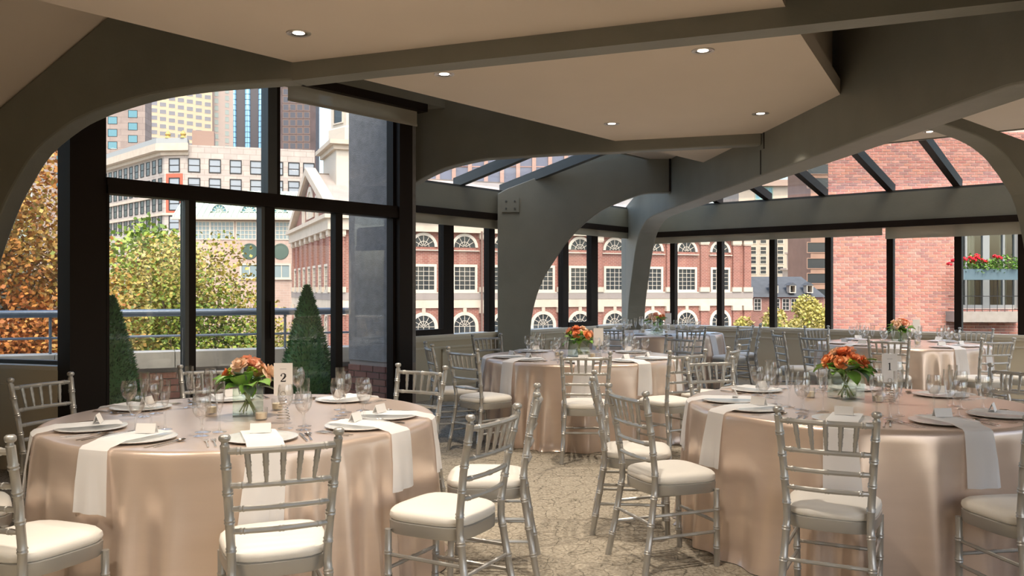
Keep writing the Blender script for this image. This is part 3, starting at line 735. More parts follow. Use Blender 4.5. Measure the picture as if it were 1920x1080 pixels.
def centrepiece(x, y, z, rz, seed, label, blooms):
    rnd = random.Random(seed)
    o = empty('flower_arrangement', (x, y, z), rz); tag(o, label, 'flowers', 'flower centrepieces')
    link('vase', VASE, o)
    for k in range(9):
        a = rnd.uniform(0, 6.28); p0 = (.045 * math.cos(a), .045 * math.sin(a), .015); p1 = (-.05 * math.cos(a + .4), -.05 * math.sin(a + .4), .175)
        MB().tube([p0, p1], .004, 5).build('stem', M_STEM, o)
    spots = []
    for k in range(blooms):
        for _ in range(60):
            a = rnd.uniform(0, 6.28); b = rnd.uniform(.15, 1.5)
            q = Vector((.115 * math.cos(a) * math.cos(b), .115 * math.sin(a) * math.cos(b), .195 + .085 * math.sin(b)))
            if all((q - s).length > .052 for s in spots): break
        spots.append(q)
        r = link('bloom', ROSES[rnd.choice((0, 1, 1, 2, 2, 3))], o, q)
        dv = (q - Vector((0, 0, .16))).normalized(); r.rotation_euler = dv.to_track_quat('Z', 'Y').to_euler(); s = rnd.uniform(.85, 1.2); r.scale = (s, s, s)
    for k in range(2):
        a = rnd.uniform(0, 6.28); r = link('lime_cluster', LIME, o, (.085 * math.cos(a), .085 * math.sin(a), .225))
    for k in range(30):
        a = rnd.uniform(0, 6.28); el = rnd.uniform(-.7, .5)
        r = link('leaf', LEAVES[rnd.choice((0, 0, 1, 2))], o, (.06 * math.cos(a), .06 * math.sin(a), rnd.uniform(.155, .20)))
        r.rotation_euler = (el, rnd.uniform(-.4, .4), a - math.pi / 2); s = rnd.uniform(1.0, 1.7); r.scale = (s, s, s)
    return o

# ---- number cards
def digit(mb, ch, h, y, cx, cz):
    def q(a, b, w0, w1):   # a stroke quad
        a, b = Vector(a), Vector(b); d = (b - a); n = Vector((-d.y, d.x)).normalized()
        P = [a + n * w0, b + n * w1, b - n * w1, a - n * w0]
        mb.slab([(cx + p.x * h, y, cz + p.y * h) for p in P], (0, -.0006, 0))
    if ch == '1':
        q((0, 0), (0, 1), .085, .085); q((-.22, .03), (.22, .03), .03, .03); q((0, .98), (-.2, .86), .02, .05)
    else:
        A = [(-.24, .72), (-.23, .84), (-.12, .97), (.05, 1.0), (.2, .93), (.27, .77), (.22, .60), (.05, .40), (-.16, .20), (-.28, .06)]
        Wd = [.08, .055, .035, .04, .08, .12, .12, .08, .04, .035]
        for i in range(len(A) - 1): q(A[i], A[i + 1], Wd[i], Wd[i + 1])
        q((-.30, .07), (.30, .07), .07, .07); q((.29, .06), (.31, .26), .025, .02); q((-.22, .66), (-.22, .78), .07, .07)
def number_card(x, y, z, rz, ch, label, coil=True):
    o = empty('table_number', (x, y, z), rz); tag(o, label, 'table number')
    zb = .125
    MB().box(-.047, .047, -.0012, .0012, zb, zb + .165).build('card', M_CARD, o)
    if ch:
        mb = MB(); digit(mb, ch, .042, -.0013, 0, zb + .07); mb.build('number', M_INK, o)
        MB().box(-.016, .016, -.0018, -.0012, zb + .134, zb + .136).build('heading_line', M_INKG, o)
    pts = []
    for i in range(8 * 14 + 1):
        a = 2 * math.pi * i / 14; t = i / (8 * 14); r = .034 - .020 * t; pts.append((r * math.cos(a), r * math.sin(a), .003 + .115 * t))
    m = MB().tube(pts, .0018, 5)
    m.tube([(.012 * math.cos(a), -.004, .135 + .012 * math.sin(a)) for a in [k * .45 for k in range(15)]], .0015, 5)
    m.build('wire_coil', M_STEELW, o, True)
    return o

# ---- lay the tables: centre, cloth seed, chairs (azimuth, 0 = towards the camera, positive to the right), settings
def az(c, a, r): return (c[0] + r * math.sin(math.radians(a)), c[1] - r * math.cos(math.radians(a)))
TABLES = [
 dict(id='table whose card reads two', c=(-1.388, 4.46), ch=[(-57, 1.26, 0), (-21, 1.26, 0), (22, 1.26, 0), (57, 1.30, 4), (88, 1.26, 0), (149, 1.25, 0), (-154, 1.25, 0), (-113, 1.26, 0)], cut=True),
 dict(id='table whose card reads one', c=(2.02, 4.97), ch=[(-27, 1.26, 0), (10, 1.25, 0), (47, 1.26, 0), (118, 1.29, 0), (-160, 1.29, 0), (-97, 1.28, 0), (-69, 1.27, 0)], cut=True),
 dict(id='table in the middle of the room', c=(.68, 8.46), ch=[(-3, 1.26, 0), (31, 1.28, 0), (61, 1.26, 0), (130, 1.29, 0), (-142, 1.31, 0), (-75, 1.26, 0), (-47, 1.26, 0)], cut=True),
 dict(id='table beside the corner post', c=(2.2, 12.98), ch=[(-34, 1.26, 0), (8, 1.26, 0), (44, 1.26, 0), (72, 1.26, 0), (172, 1.30, 0), (-120, 1.29, 0)], cut=False),
 dict(id='table before the brick building', c=(4.74, 10.4), ch=[(-29, 1.26, 0), (13, 1.26, 0), (41, 1.27, 0), (117, 1.31, 20), (-160, 1.26, 0), (-88, 1.26, 0), (-61, 1.26, 0)], cut=False),
]
CHAIR_LAB = {
 (0, -57): 'mostly cut-off silver chair whose seat shows below the low wall',
 (0, -21): 'silver chair cut by the picture edge, big seat before the blush satin',
 (0, 22): 'silver chair seen squarely from behind before the card reading two',
 (0, 57): 'silver chair at the aisle corner of the table reading two, whole seat visible',
 (0, 88): 'silver chair standing right behind the aisle corner chair of the doors table',
 (0, 149): 'silver chair with its back against the right post of the glass doors',
 (0, -154): 'silver chair behind the flowers of the table reading two',
 (0, -113): 'silver chair whose back stands before the dark column',
 (1, -27): 'silver chair seen squarely from behind before the card reading one',
 (1, 10): 'silver chair beside the last hanging napkin of the table reading one',
 (1, 47): 'silver chair beyond the last hanging napkin of the table reading one',
 (1, 118): 'silver chair facing across the table reading one from its far right side',
 (1, -160): 'silver chair on the far side of the table reading one',
 (1, -97): 'silver chair right behind the free-standing one of the table reading one',
 (1, -69): 'free-standing silver chair of the table reading one, visible from finials to feet',
 (2, -3): 'silver chair seen squarely from behind at the middle table, feet on open carpet',
}
fmt = {(2, -75): 'silver chair with its back edge-on before the panelled low wall', (2, -47): 'silver chair turned three quarters before the panelled low wall', (2, -142): 'silver chair beneath the sill between arched beam and glass doors', (2, 130): 'silver chair between the middle table and the corner post table',
 (2, 61): 'silver chair with edge-on back between middle table and plain low wall', (2, 31): 'silver chair of the middle table behind the free-standing chair',
 (3, -34): 'silver chair seen from behind below the corner post', (3, 8): 'silver chair from behind at the corner post table, nearer the plain wall', (3, 44): 'silver chair seen at a slant against the plain low wall', (3, 72): 'silver chair half hidden behind the slanted chair at the plain low wall',
 (3, 172): 'silver chair standing directly against the corner post', (3, -120): 'silver chair rising above the sill behind the middle table flowers',
 (4, -29): 'silver chair seen from behind above the card reading one', (4, 13): 'silver chair seen from behind below the flower box', (4, 41): 'silver chair at the picture edge before the right windows', (4, 117): 'silver chair facing the room below the flower box window',
 (4, -160): 'silver chair facing the room below the yellow shrubs', (4, -88): 'edge-on silver chair at the end of the plain low wall', (4, -61): 'silver chair beside the edge-on one above the orange roses'}
TN = ['the two-card table', 'the one-card table', 'the middle table', 'the corner post table', 'the brick building table']
PLACE = {(0, -57): 'before the low wall', (0, -21): 'before the big cut-off seat', (0, 22): 'before the squarely seen chair back', (0, 62): 'at the aisle corner', (0, 88): 'just behind the aisle corner', (0, 149): 'by the right door post', (0, -154): 'behind the flowers', (0, -113): 'by the dark column',
 (1, -27): 'before the squarely seen chair back', (1, 10): 'beside the cut-off chair', (1, 47): 'beyond the cut-off chair', (1, 118): 'across from the aisle', (1, -145): 'far side towards the middle table', (1, -97): 'behind the free-standing chair', (1, -69): 'before the free-standing chair', (1, 160): 'far side behind the number card',
 (2, -3): 'before the squarely seen chair back', (2, 31): 'behind the free-standing chair', (2, 61): 'towards the plain low wall', (2, 130): 'towards the corner table', (2, -142): 'towards the arched beam', (2, -75): 'towards the panelled wall', (2, -47): 'before the three-quarter turned chair',
 (3, -34): 'before the chair below the post', (3, 8): 'before the chair nearer the plain wall', (3, 44): 'before the slanted chair', (3, 72): 'nearest the plain wall', (3, 172): 'before the corner post itself', (3, -120): 'nearest the left sill', (3, -75): 'towards the arched beam',
 (4, -29): 'above the card reading one', (4, 13): 'below the flower box', (4, 41): 'at the picture edge', (4, 117): 'under the flower box window', (4, -160): 'under the yellow shrubs', (4, -88): 'before the edge-on chair', (4, -61): 'above the orange roses'}
def place(me, name, x, y, z, rz, label, cat, group): return tag(link(name, me, None, (x, y, z), rz), label, cat, group)
for ti, T in enumerate(TABLES):
    c = T['c']; idn = T['id']
    fold = fold_fn(11 + ti)
    t = empty('round_table', (c[0], c[1], 0)); tag(t, 'round blush satin %s' % idn, 'table')
    link('tablecloth', tablecloth(fold), t)
    MB().lathe([(0, .72), (RT - .02, .72), (RT - .015, .735), (RT - .02, .758), (0, .758)], 40).build('table_top', mat('plywood', (.4, .28, .16), .6), t)
    MB().lathe([(0, .0), (.30, .0), (.30, .02), (.05, .05), (.04, .70), (.2, .72), (0, .72)], 16).build('pedestal', M_DARK, t)
    for k, (a, r, tw) in enumerate(T['ch']):
        p = az(c, a, r); lab = CHAIR_LAB.get((ti, a)) or fmt[(ti, a)]
        chair(p[0], p[1], math.radians(a + tw), lab, 'silver chiavari chairs')
    sets = [q[0] for q in T['ch']]
    if ti == 1: sets = sets + [160]
    if ti == 3: sets = sets + [-75]
    for k, a in enumerate(sets):
        if ti == 1 and a == -160: a = -145
        if ti == 0 and a == 57: a = 62
        where = '%s, %s' % (TN[ti], PLACE[(ti, a)]); rz = math.radians(a)      # local +y points to the table centre
        def loc(rad, side): p = az(c, a, rad); return p[0] + side * math.cos(rz), p[1] + side * math.sin(rz)
        x, y = loc(.735, 0); place(CHARGER, 'charger_plate', x, y, ZT, rz, 'silver charger plate on %s' % where, 'plate', 'charger plates on the %s' % idn)
        nme = napkin_mesh(fold, rz - math.pi / 2, ti * 20 + k)
        tag(link('napkin', nme, None, (c[0], c[1], 0)), 'white napkin hanging off %s' % where, 'napkin', 'napkins on the %s' % idn)
        x, y = loc(.70, random.uniform(-.02, .02)); place(CARD_ME, 'place_card', x, y, ZT + .026, rz + random.uniform(-.4, .4), 'small white tent card on %s' % where, 'place card', 'place cards on the %s' % idn)
        j = lambda: random.uniform(-.015, .015)
        x, y = loc(.585 + j(), .212 + j()); place(G_WATER, 'water_goblet', x, y, ZT, 0, 'clear round-bowled goblet on %s' % where, 'goblet', 'goblets on the %s' % idn)
        x, y = loc(.50 + j(), .135 + j()); place(G_WINE, 'wine_glass', x, y, ZT, 0, 'clear tall-stemmed wine glass on %s' % where, 'wine glass', 'wine glasses on the %s' % idn)
        x, y = loc(.45 + j(), .225 + j()); place(G_FLUTE, 'champagne_flute', x, y, ZT, 0, 'clear slim flute on %s' % where, 'flute', 'flutes on the %s' % idn)
        if T['cut']:
            for sd, me, nm, ad in ((-.195, FORK, 'fork', 'inner steel'), (-.226, FORK, 'fork', 'outer steel'), (.180, KNIFE, 'knife', 'steel'), (.208, SPOON, 'spoon', 'steel')):
                x, y = loc(.76, sd); place(me, nm, x, y, ZT, rz + random.uniform(-.06, .06), '%s %s on %s' % (ad, nm, where), nm, '%ss on the %s' % ('knive' if nm == 'knife' else nm, idn))
    x, y = c[0], c[1]
    what = {0: 'orange roses in a square vase on the table whose card reads two', 1: 'orange roses with broad leaves on the table whose card reads one', 2: 'coral and lime green flowers in a square vase on the middle table', 3: 'coral flowers in a square vase on the table beside the corner post', 4: 'orange roses and grey leaves in a square vase before the brick building'}[ti]
    vx, vy = {0: zp(465, 778, ZT), 1: zp(1586, 747, ZT), 2: zp(1085, 668, ZT), 3: (2.2, 12.98), 4: (4.74, 10.4)}[ti]
    centrepiece(vx, vy, ZT, (.3, .25, .6, .1, .5)[ti], 40 + ti, what, (7, 10, 9, 9, 9)[ti])
    cx_, cy_ = {0: zp(531, 788, ZT), 1: zp(1668, 757, ZT), 2: zp(1122, 672, ZT), 3: zp(1253, 622, ZT), 4: zp(1718, 643, ZT)}[ti]
    number_card(cx_, cy_, ZT, (.05, .1, 0, 0, .1)[ti], ('2', '1', None, None, None)[ti], ('white card reading two on a wire coil before the evergreen cone', 'white card reading one behind the broad-leaved roses', 'white card beside the flowers of the middle table', 'white card beside the flowers of the corner table', 'white card beside the flowers before the brick building')[ti])
    for k, a in enumerate((35, 150, -100)):
        p = az((vx, vy), a, .21); o = empty('votive_candle', (p[0], p[1], ZT)); tag(o, 'cream votive candle %s on %s' % (('in front of the vase', 'behind the vase', 'on the window-wall side of the vase')[k], TN[ti]), 'candle', 'votive candles on the %s' % idn)
        link('glass_cup', VOT_G, o); link('candle', VOT_W, o)
# ================================================================ OUTSIDE
rnd = random.Random(5)
ground = MB().box(-260, 260, 18, 420, -10.2, -10.0).build('floor_street', mat('street', (.34, .32, .29), .9, noise=.2, nscale=.3)); struct(ground, 'street level far below the terrace')
# ---- terrace
PP0, PP1 = (-7.0, 8.1), (-1.75, 10.35)
pl = math.hypot(PP1[0] - PP0[0], PP1[1] - PP0[1]); DP = ((PP1[0] - PP0[0]) / pl, (PP1[1] - PP0[1]) / pl)
terr = MB().prism([(-7.0, 7.2), (-3.4, 6.75), at(DS, D1, E1, -0.05), at(DS, D1, E1 + .3, -1.2), (-1.5, 10.6), at(PP0, DP, 0, -0.3)], -0.25, -0.02).build('floor_terrace', mat('terrace_paving', (.34, .32, .29), .8, noise=.15, nscale=4)); struct(terr, 'grey terrace paving outside the glass doors')
par = empty('wall_parapet', (0, 0, 0)); struct(par, 'brick terrace parapet with pale stone coping')
wbox(MB(), PP0, DP, 0, pl, 0.0, -0.24, -0.3, .56).build('wall_core', mat('mortar_grey', (.33, .28, .25), .9), par)
M_COP = mat('stone_coping', (.52, .48, .42), .75, noise=.12, nscale=5)
s = 0.0
while s < pl - .05:
    e = min(pl, s + 1.18); wbox(MB(), PP0, DP, s, e - .008, .05, -.30, .56, .735).build('coping_stone', M_COP, par); s = e
BRK = [mat('brick_dark_%d' % i, c, .85, noise=.12, nscale=20) for i, c in enumerate(((.24, .105, .075), (.20, .09, .07), (.27, .125, .085)))]
def brick_run(parent, p, d, s0, s1, n, z0, z1, mats, L=.215, h=.062, gap=.012, proud=.012):
    mes = [MB().box(0, L - gap, 0, proud + .01, 0, h).mesh('brick', m) for m in mats]
    half = [MB().box(0, L / 2 - gap, 0, proud + .01, 0, h).mesh('brick', m) for m in mats]
    z = z0; row = 0; pr = Vector(parent.location)
    while z + h <= z1 + 1e-6:
        s = s0 - (L / 2 if row % 2 else 0)
        while s < s1 - .02:
            if s < s0: me, ss, st = rnd.choice(half), s0, L / 2
            elif s + L > s1 + .01: me, ss, st = (rnd.choice(half), s, L)
            else: me, ss, st = rnd.choice(mes), s, L
            q = at(p, d, ss, n + proud)
            link('brick', me, parent, (q[0] - pr.x, q[1] - pr.y, z), rot(d)); s += L
        z += h + gap; row += 1
brick_run(par, PP0, DP, 1.2, pl, 0.0, 0.0, .545, BRK)
rail = empty('railing', (PP0[0], PP0[1], 0)); tag(rail, 'blue-grey tubular handrail above the terrace parapet', 'railing')
M_RAIL = mat('rail_paint', (.15, .19, .25), .35, metal=.3)
def rp(s, z): q = at(PP0, DP, s, -0.12); return (q[0] - PP0[0], q[1] - PP0[1], z)
MB().tube([rp(0, 1.165), rp(pl, 1.165)], .041, 12).build('top_rail', M_RAIL, rail, True)
MB().tube([rp(0, .905), rp(pl, .905)], .013, 8).build('lower_rail', M_RAIL, rail, True)
for s in (.6, 2.3, 4.75): MB().tube([rp(s, .73), rp(s, 1.15)], .015, 8).build('rail_post', M_RAIL, rail, True)
# stucco pier and the wall behind it
pier = empty('wall_pier', (0, 0, 0)); struct(pier, 'grey stucco pier with a brick base outside the glass doors')
M_STUC = mat('grey_stucco', (.25, .24, .235), .9, noise=.15, nscale=12, bump=.4, bscale=90)
PQ = at(DS, D1, E1 + .02, -.13); DPI = (-D1[1], D1[0])
wbox(MB(), PQ, DPI, 0, .88, .0, .22, .62, 3.75).build('stucco_face', M_STUC, pier)
wbox(MB(), PQ, DPI, 0, .88, .012, .22, -.2, .62).build('wall_core', MATS['mortar_grey'], pier)
brick_run(pier, at(PQ, DPI, .88, 0), (-DPI[0], -DPI[1]), 0.0, .86, -0.005, 0.06, .62, BRK)
bk3 = MB().prism([at(PQ, DPI, .62, .02), at(PQ, DPI, .86, .02), at(CORNER, DL, SLE + .05, .2), at(CORNER, DL, SLE - .02, -.02)], -.2, 3.8).build('wall_return', M_STUC); struct(bk3, 'stucco return wall between doors and windows')
# ---- clipped cone trees in pots
def topiary(x, y, zt, rad, label, seed):
    o = empty('topiary', (x, y, 0)); tag(o, label, 'topiary', 'potted cone trees on the terrace')
    MB().lathe([(0, 0), (.15, 0), (.16, .02), (.20, .34), (.215, .34), (.215, .38), (.19, .38), (.18, .33), (0, .33)], 24).build('pot', mat('pot_blue', (.045, .06, .085), .5), o, True)
    MB().tube([(0, 0, .33), (0, 0, zt * .8)], .018, 7).build('trunk', mat('bark', (.12, .08, .05), .9, noise=.3, nscale=20), o)
    r_ = random.Random(seed); mb = MB(); z0 = .36
    prof = [(0, z0)] + [(rad * (1 - t) ** .82 * (.75 + .25 * min(1, t * 6)) * .93, z0 + (zt - z0) * t) for t in (0, .08, .2, .35, .5, .65, .8, .92)] + [(0, zt)]
    mb.lathe(prof, 20, mi=0)
    for k in range(5200):
        t = r_.random() ** 1.25; a = r_.uniform(0, 6.28); R = rad * (1 - t) ** .82 * (.75 + .25 * min(1, t * 6)) * r_.uniform(.86, 1.05)
        p = Vector((R * math.cos(a), R * math.sin(a), z0 + (zt - z0) * t)); d = Vector((math.cos(a), math.sin(a), r_.uniform(.2, 1.3))).normalized(); l = r_.uniform(.025, .05)
        sd = d.cross(Vector((r_.uniform(-1, 1), r_.uniform(-1, 1), r_.uniform(-1, 1)))).normalized() * .0075
        mb.add([p - sd, p + sd, p + d * l], [(0, 1, 2)], r_.choice((0, 0, 1)))
    f = mb.build('foliage', [mat('spruce_light', (.12, .29, .09), .7), mat('spruce_dark', (.05, .145, .05), .8)], o); f['kind'] = 'stuff'
topiary(-2.10, 8.75, 1.46, .30, 'cone-shaped evergreen in a dark blue pot behind the number 2 card', 1)
topiary(-3.62, 7.72, 1.36, .27, 'cone-shaped evergreen in a pot half hidden by the dark column', 2)

# ---- leafy trees
def tree(name, label, base, crown, radii, nleaf, leaf, cols, seed, group, blobs=14, zmin=-3.5):
    r_ = random.Random(seed); o = empty(name, base); tag(o, label, 'tree', group)
    B = Vector(base); C = Vector(crown) - B
    bark = mat('bark', (.12, .08, .05), .9)
    MB().tube([(0, 0, 0), (0.1, 0, C.z * .45), (C.x * .7, C.y * .7, C.z * .8), tuple(C)], [.22, .18, .12, .05], 8).build('trunk', bark, o, True)
    cent = []
    for k in range(blobs):
        while True:
            q = Vector((r_.uniform(-1, 1), r_.uniform(-1, 1), r_.uniform(-1, 1)))
            if .3 < q.length < .95: break
        cent.append(Vector((q.x * radii[0], q.y * radii[1], q.z * radii[2])) + C)
        st = Vector((C.x * .5, C.y * .5, C.z * .7)).lerp(C, r_.random()); mid = st.lerp(cent[-1], .5) + Vector((r_.uniform(-.3, .3), r_.uniform(-.3, .3), .25))
        MB().tube([tuple(st), tuple(mid), tuple(cent[-1])], [.05, .035, .012], 6).build('branch', bark, o, True)
    mb = MB()
    for k in range(nleaf):
        c = r_.choice(cent)
        q = Vector((r_.gauss(0, 1), r_.gauss(0, 1), r_.gauss(0, 1))).normalized() * (r_.random() ** .4)
        p = c + Vector((q.x * radii[0] * .48, q.y * radii[1] * .48, q.z * radii[2] * .42))
        if p.z + B.z < zmin: continue
        d = Vector((r_.uniform(-1, 1), r_.uniform(-1, 1), r_.uniform(-.9, .5))).normalized(); sd = d.cross(Vector((r_.uniform(-1, 1), r_.uniform(-1, 1), r_.uniform(-1, 1)))).normalized()
        l = leaf * r_.uniform(.7, 1.3); wv = sd * l * .38
        g = (math.sin(p.x * 1.3 + seed) + math.sin(p.z * 1.7 + p.y) + r_.gauss(0, .9)) / 3
        mi = max(0, min(len(cols) - 1, int((g * .5 + .5) * len(cols))))
        mb.add([p, p + d * l * .5 + wv, p + d * l, p + d * l * .5 - wv], [(0, 1, 2, 3)], mi)
    f = mb.build('foliage', cols, o); f['kind'] = 'stuff'
    return o
def leafm(nm, c): return mat(nm, c, .55, spec=.4)
OR = [leafm('leaf_rust', (.38, .13, .03)), leafm('leaf_orange', (0.442, 0.187, 0.038)), leafm('leaf_amber', (0.442, 0.255, 0.060)), leafm('leaf_gold', (0.365, 0.264, 0.051)), leafm('leaf_olive', (.17, .20, .035))]
GR = [leafm('leaf_green', (.11, .18, .025)), leafm('leaf_lime', (.24, .31, .04)), leafm('leaf_yellow', (0.377, 0.320, 0.074)), leafm('leaf_gold', (0.365, 0.264, 0.051)), leafm('leaf_straw', (0.464, 0.376, 0.144)), leafm('leaf_brown', (.20, .12, .04))]
TG = 'autumn trees beyond the terrace'
tree('autumn_tree', 'orange-leaved tree beyond the terrace rail, seen beside the dark column', (-9.4, 14.5, -10), (-9.2, 14.3, .4), (2.3, 1.6, 3.6), 75000, .085, OR, 3, TG, 46)
tree('autumn_tree', 'yellow-green tree behind the handrail, filling the glass doors', (-6.9, 18.4, -10), (-6.75, 18.2, -1.5), (2.35, 1.6, 3.45), 120000, .085, GR, 4, TG, 70)
tree('autumn_tree', 'lime green tree top behind the yellow-green tree', (-11.6, 24.5, -10), (-11.4, 24.5, .8), (2.2, 2, 2.9), 6000, .17, [GR[0], GR[1], GR[1]], 9, TG, 10)
SG = 'yellow shrubs by the brick hall'
for i, (u, zt, rr) in enumerate(((1432, .70, 1.3), (1470, -.05, 1.3), (1505, .15, 1.5), (1536, .95, 1.6))):
    X = (u - CX) / F * (44 + 3.2 * (i % 2) + i * .8); YS = 44 + 3.2 * (i % 2) + i * .8
    tree('yellow_shrub', ('yellow-leaved tree at the hall corner', 'pale yellow shrub between two window bars', 'round yellow shrub before the slate-roofed house', 'tall yellow shrub beside the brown tower')[i], (X, YS, -10), (X, YS, zt - 2.0 + .1), (rr, 1.2, 2.0), 8000, .17, [GR[2], GR[2], GR[4], GR[1]], 20 + i, SG, 9, zmin=-2.6)

# ---- window kit for buildings
def win_mesh(w, h, nx, ny, fw, bar, mf, mg, sill=None, d=.12, arch=False, ms=None):
    """faces -y; origin at bottom middle; frame proud of the wall"""
    mb = MB(); hw = w / 2
    if not arch:
        mb.box(-hw, hw, -.02, .02, 0, h, 1)
        for x0, x1, z0, z1 in ((-hw - fw, -hw, -fw, h + fw), (hw, hw + fw, -fw, h + fw), (-hw, hw, -fw, 0), (-hw, hw, h, h + fw)): mb.box(x0, x1, -d, .02, z0, z1, 0)
        for k in range(1, nx): x = -hw + w * k / nx; mb.box(x - bar / 2, x + bar / 2, -.06, -.02, 0, h, 0)
        for k in range(1, ny): z = h * k / ny; mb.box(-hw, hw, -.062, -.02, z - bar / 2, z + bar / 2, 0)
        top = h
    else:
        hs = h - hw
        pts = [(-hw, 0), (hw, 0)] + [(hw * math.cos(a), hs + hw * math.sin(a)) for a in [math.pi * k / 12 for k in range(13)]]
        mb.slab([(x, -.02, z) for x, z in pts], (0, .04, 0), 1)
        for k in range(12):
            a, b = math.pi * k / 12, math.pi * (k + 1) / 12
            mb.slab([(r * math.cos(q), -d, hs + r * math.sin(q)) for r, q in ((hw, a), (hw + fw, a), (hw + fw, b), (hw, b))], (0, d, 0), 0)
        if hs > .01:
            for x0, x1 in ((-hw - fw, -hw), (hw, hw + fw)): mb.box(x0, x1, -d, .02, 0, hs, 0)
            for k in range(1, nx): x = -hw + w * k / nx; mb.box(x - bar / 2, x + bar / 2, -.06, -.02, 0, hs, 0)
            for k in range(1, ny + 1): z = hs * k / ny; mb.box(-hw, hw, -.06, -.02, z - bar / 2, z + bar / 2, 0)
        for k in range(1, 6):
            a = math.pi * k / 6; c, s_ = math.cos(a), math.sin(a); n_ = Vector((-s_, c)) * bar / 2
            mb.slab([(c * r + n_.x * t, -.06, hs + s_ * r + n_.y * t) for r, t in ((hw * .12, 1), (hw, 1), (hw, -1), (hw * .12, -1))], (0, .04, 0), 0)
        for k in range(8):
            a, b = math.pi * k / 8, math.pi * (k + 1) / 8; r0 = hw * .5
            mb.slab([(r * math.cos(q), -.06, hs + r * math.sin(q)) for r, q in ((r0 - bar / 2, a), (r0 + bar / 2, a), (r0 + bar / 2, b), (r0 - bar / 2, b))], (0, .04, 0), 0)
    if sill: mb.box(-hw - fw - sill, hw + fw + sill, -d - .1, .02, -fw - sill * .8, -fw, 0)
    return mb.mesh('window', [mf, mg])
def building(name, label, p, d, cat='building', group=None):
    o = empty(name, (p[0], p[1], -10), rot(d)); tag(o, label, cat, group); return o
Z0 = 10.0     # local z of height 0
M_GD = mat('pane_dark', (.03, .035, .04), .12); M_GB = mat('pane_sky', (.17, .18, .25), .2); M_GT = mat('pane_teal', (.09, .22, .27), .12)
M_STONE = mat('pale_stone', (0.484, 0.406, 0.328), .8, noise=.08, nscale=1.2)
M_WHITE = mat('white_trim', (0.499, 0.437, 0.367), .6)
# ---- the red brick hall
LH = ang(68.0); HY = 72.0; HP = ((623 - CX) / F * HY, HY)
hall = building('brick_hall', 'long red brick hall with white arched windows, gable and white cupola', HP, LH)
M_HB = brickmat('hall_brick', (0.255, 0.089, 0.064), (0.196, 0.068, 0.051), (0.306, 0.187, 0.153), 1.0, .42, .15, .022)
LN, GW = 42.9, 24.0
hw_ = MB().box(0, LN, 0, GW, 0, Z0 + 6.9); hw_.build('brick_wall', M_HB, hall)
def hs(u): return onp(u, HP, LH)
def hz(u, v): return Zat(v, at(HP, LH, hs(u))[1]) + Z0
band = [('belt_course', 1.15, .50, .20, mat('slate_ledge', (.26, .22, .20), .8)), ('frieze', .52, -.25, .16, M_STONE), ('cornice', 7.45, 6.45, .45, M_STONE), ('cornice_lip', 7.75, 7.40, .75, M_STONE)]
for nm, z1, z0, pr, m in band:
    mb = MB(); mb.box(-pr, LN + pr, -pr, 0, Z0 + z0, Z0 + z1); mb.box(-pr, 0, 0, GW + pr, Z0 + z0, Z0 + z1); mb.build(nm, m, hall)
W_MID = win_mesh(1.92, 2.02, 4, 5, .22, .04, M_WHITE, M_GD, sill=.12)
W_LOW = win_mesh(2.0, 3.0, 4, 3, .30, .045, M_WHITE, M_GD, arch=True)
W_TOP = win_mesh(2.0, 1.0, 1, 1, .26, .045, M_WHITE, M_GD, arch=True, sill=.10)
bays = [4.2 + 3.8 * k for k in range(10)]
bays = [hs(u) for u in (720, 794, 871, 945, 1018, 1087, 1152, 1223, 1287, 1350)]
for i, s in enumerate(bays):
    link('window', W_MID, hall, (s, 0, Z0 + 1.38)); link('window', W_TOP, hall, (s, 0, Z0 + 5.15)); link('window', W_LOW, hall, (s, 0, Z0 - 3.9))
    MB().box(s - .16, s + .16, -.14, 0, Z0 - .72, Z0 - .25).build('keystone', M_STONE, hall)
pil = [0.55] + [(a + b) / 2 for a, b in zip(bays, bays[1:])] + [bays[-1] + 1.9, LN - .5]
PIL = MB().box(-.42, .42, -.22, 0, Z0 + 1.6, Z0 + 6.0).mesh('pilaster', M_HB); PIL2 = MB().box(-.42, .42, -.22, 0, Z0 - 9, Z0 - .75).mesh('pilaster', M_HB)
CAP = MB().box(-.55, .55, -.34, 0, Z0 + 6.0, Z0 + 6.46).box(-.5, .5, -.30, 0, Z0 + 5.88, Z0 + 6.0).mesh('capital', M_STONE)
PBS = MB().box(-.55, .55, -.32, 0, Z0 + 1.15, Z0 + 1.62).mesh('pilaster_base', M_STONE); CAP2 = MB().box(-.55, .55, -.34, 0, Z0 - .75, Z0 - .25).mesh('capital', M_STONE)
for s in pil:
    for me, nm in ((PIL, 'pilaster'), (PIL2, 'pilaster'), (CAP, 'capital'), (PBS, 'pilaster_base'), (CAP2, 'capital')): link(nm, me, hall, (s, 0, 0))
for k in range(8):      # gable end
    y = .7 + k * 3.2
    for me, nm in ((PIL, 'pilaster'), (PIL2, 'pilaster'), (CAP, 'capital'), (PBS, 'pilaster_base'), (CAP2, 'capital')): link(nm, me, hall, (0, y, 0), -math.pi / 2)
    if k < 7:
        link('window', W_MID, hall, (0, y + 1.6, Z0 + 1.38), -math.pi / 2); link('window', W_LOW, hall, (0, y + 1.6, Z0 - 3.9), -math.pi / 2)
RZ = Z0 + 12.2
MB().slab([(.05, 0, Z0 + 7.6), (.05, GW, Z0 + 7.6), (.05, GW / 2, RZ)], (.4, 0, 0)).build('gable_wall', M_HB, hall)
for a, b in (((-.5, -.6, Z0 + 7.55), (-.5, GW / 2, RZ + .3)), ((-.5, GW + .6, Z0 + 7.55), (-.5, GW / 2, RZ + .3))):
    MB().slab([a, b, (b[0], b[1], b[2] + .75), (a[0], a[1], a[2] + .75)], (1.0, 0, 0)).build('raking_cornice', M_STONE, hall)
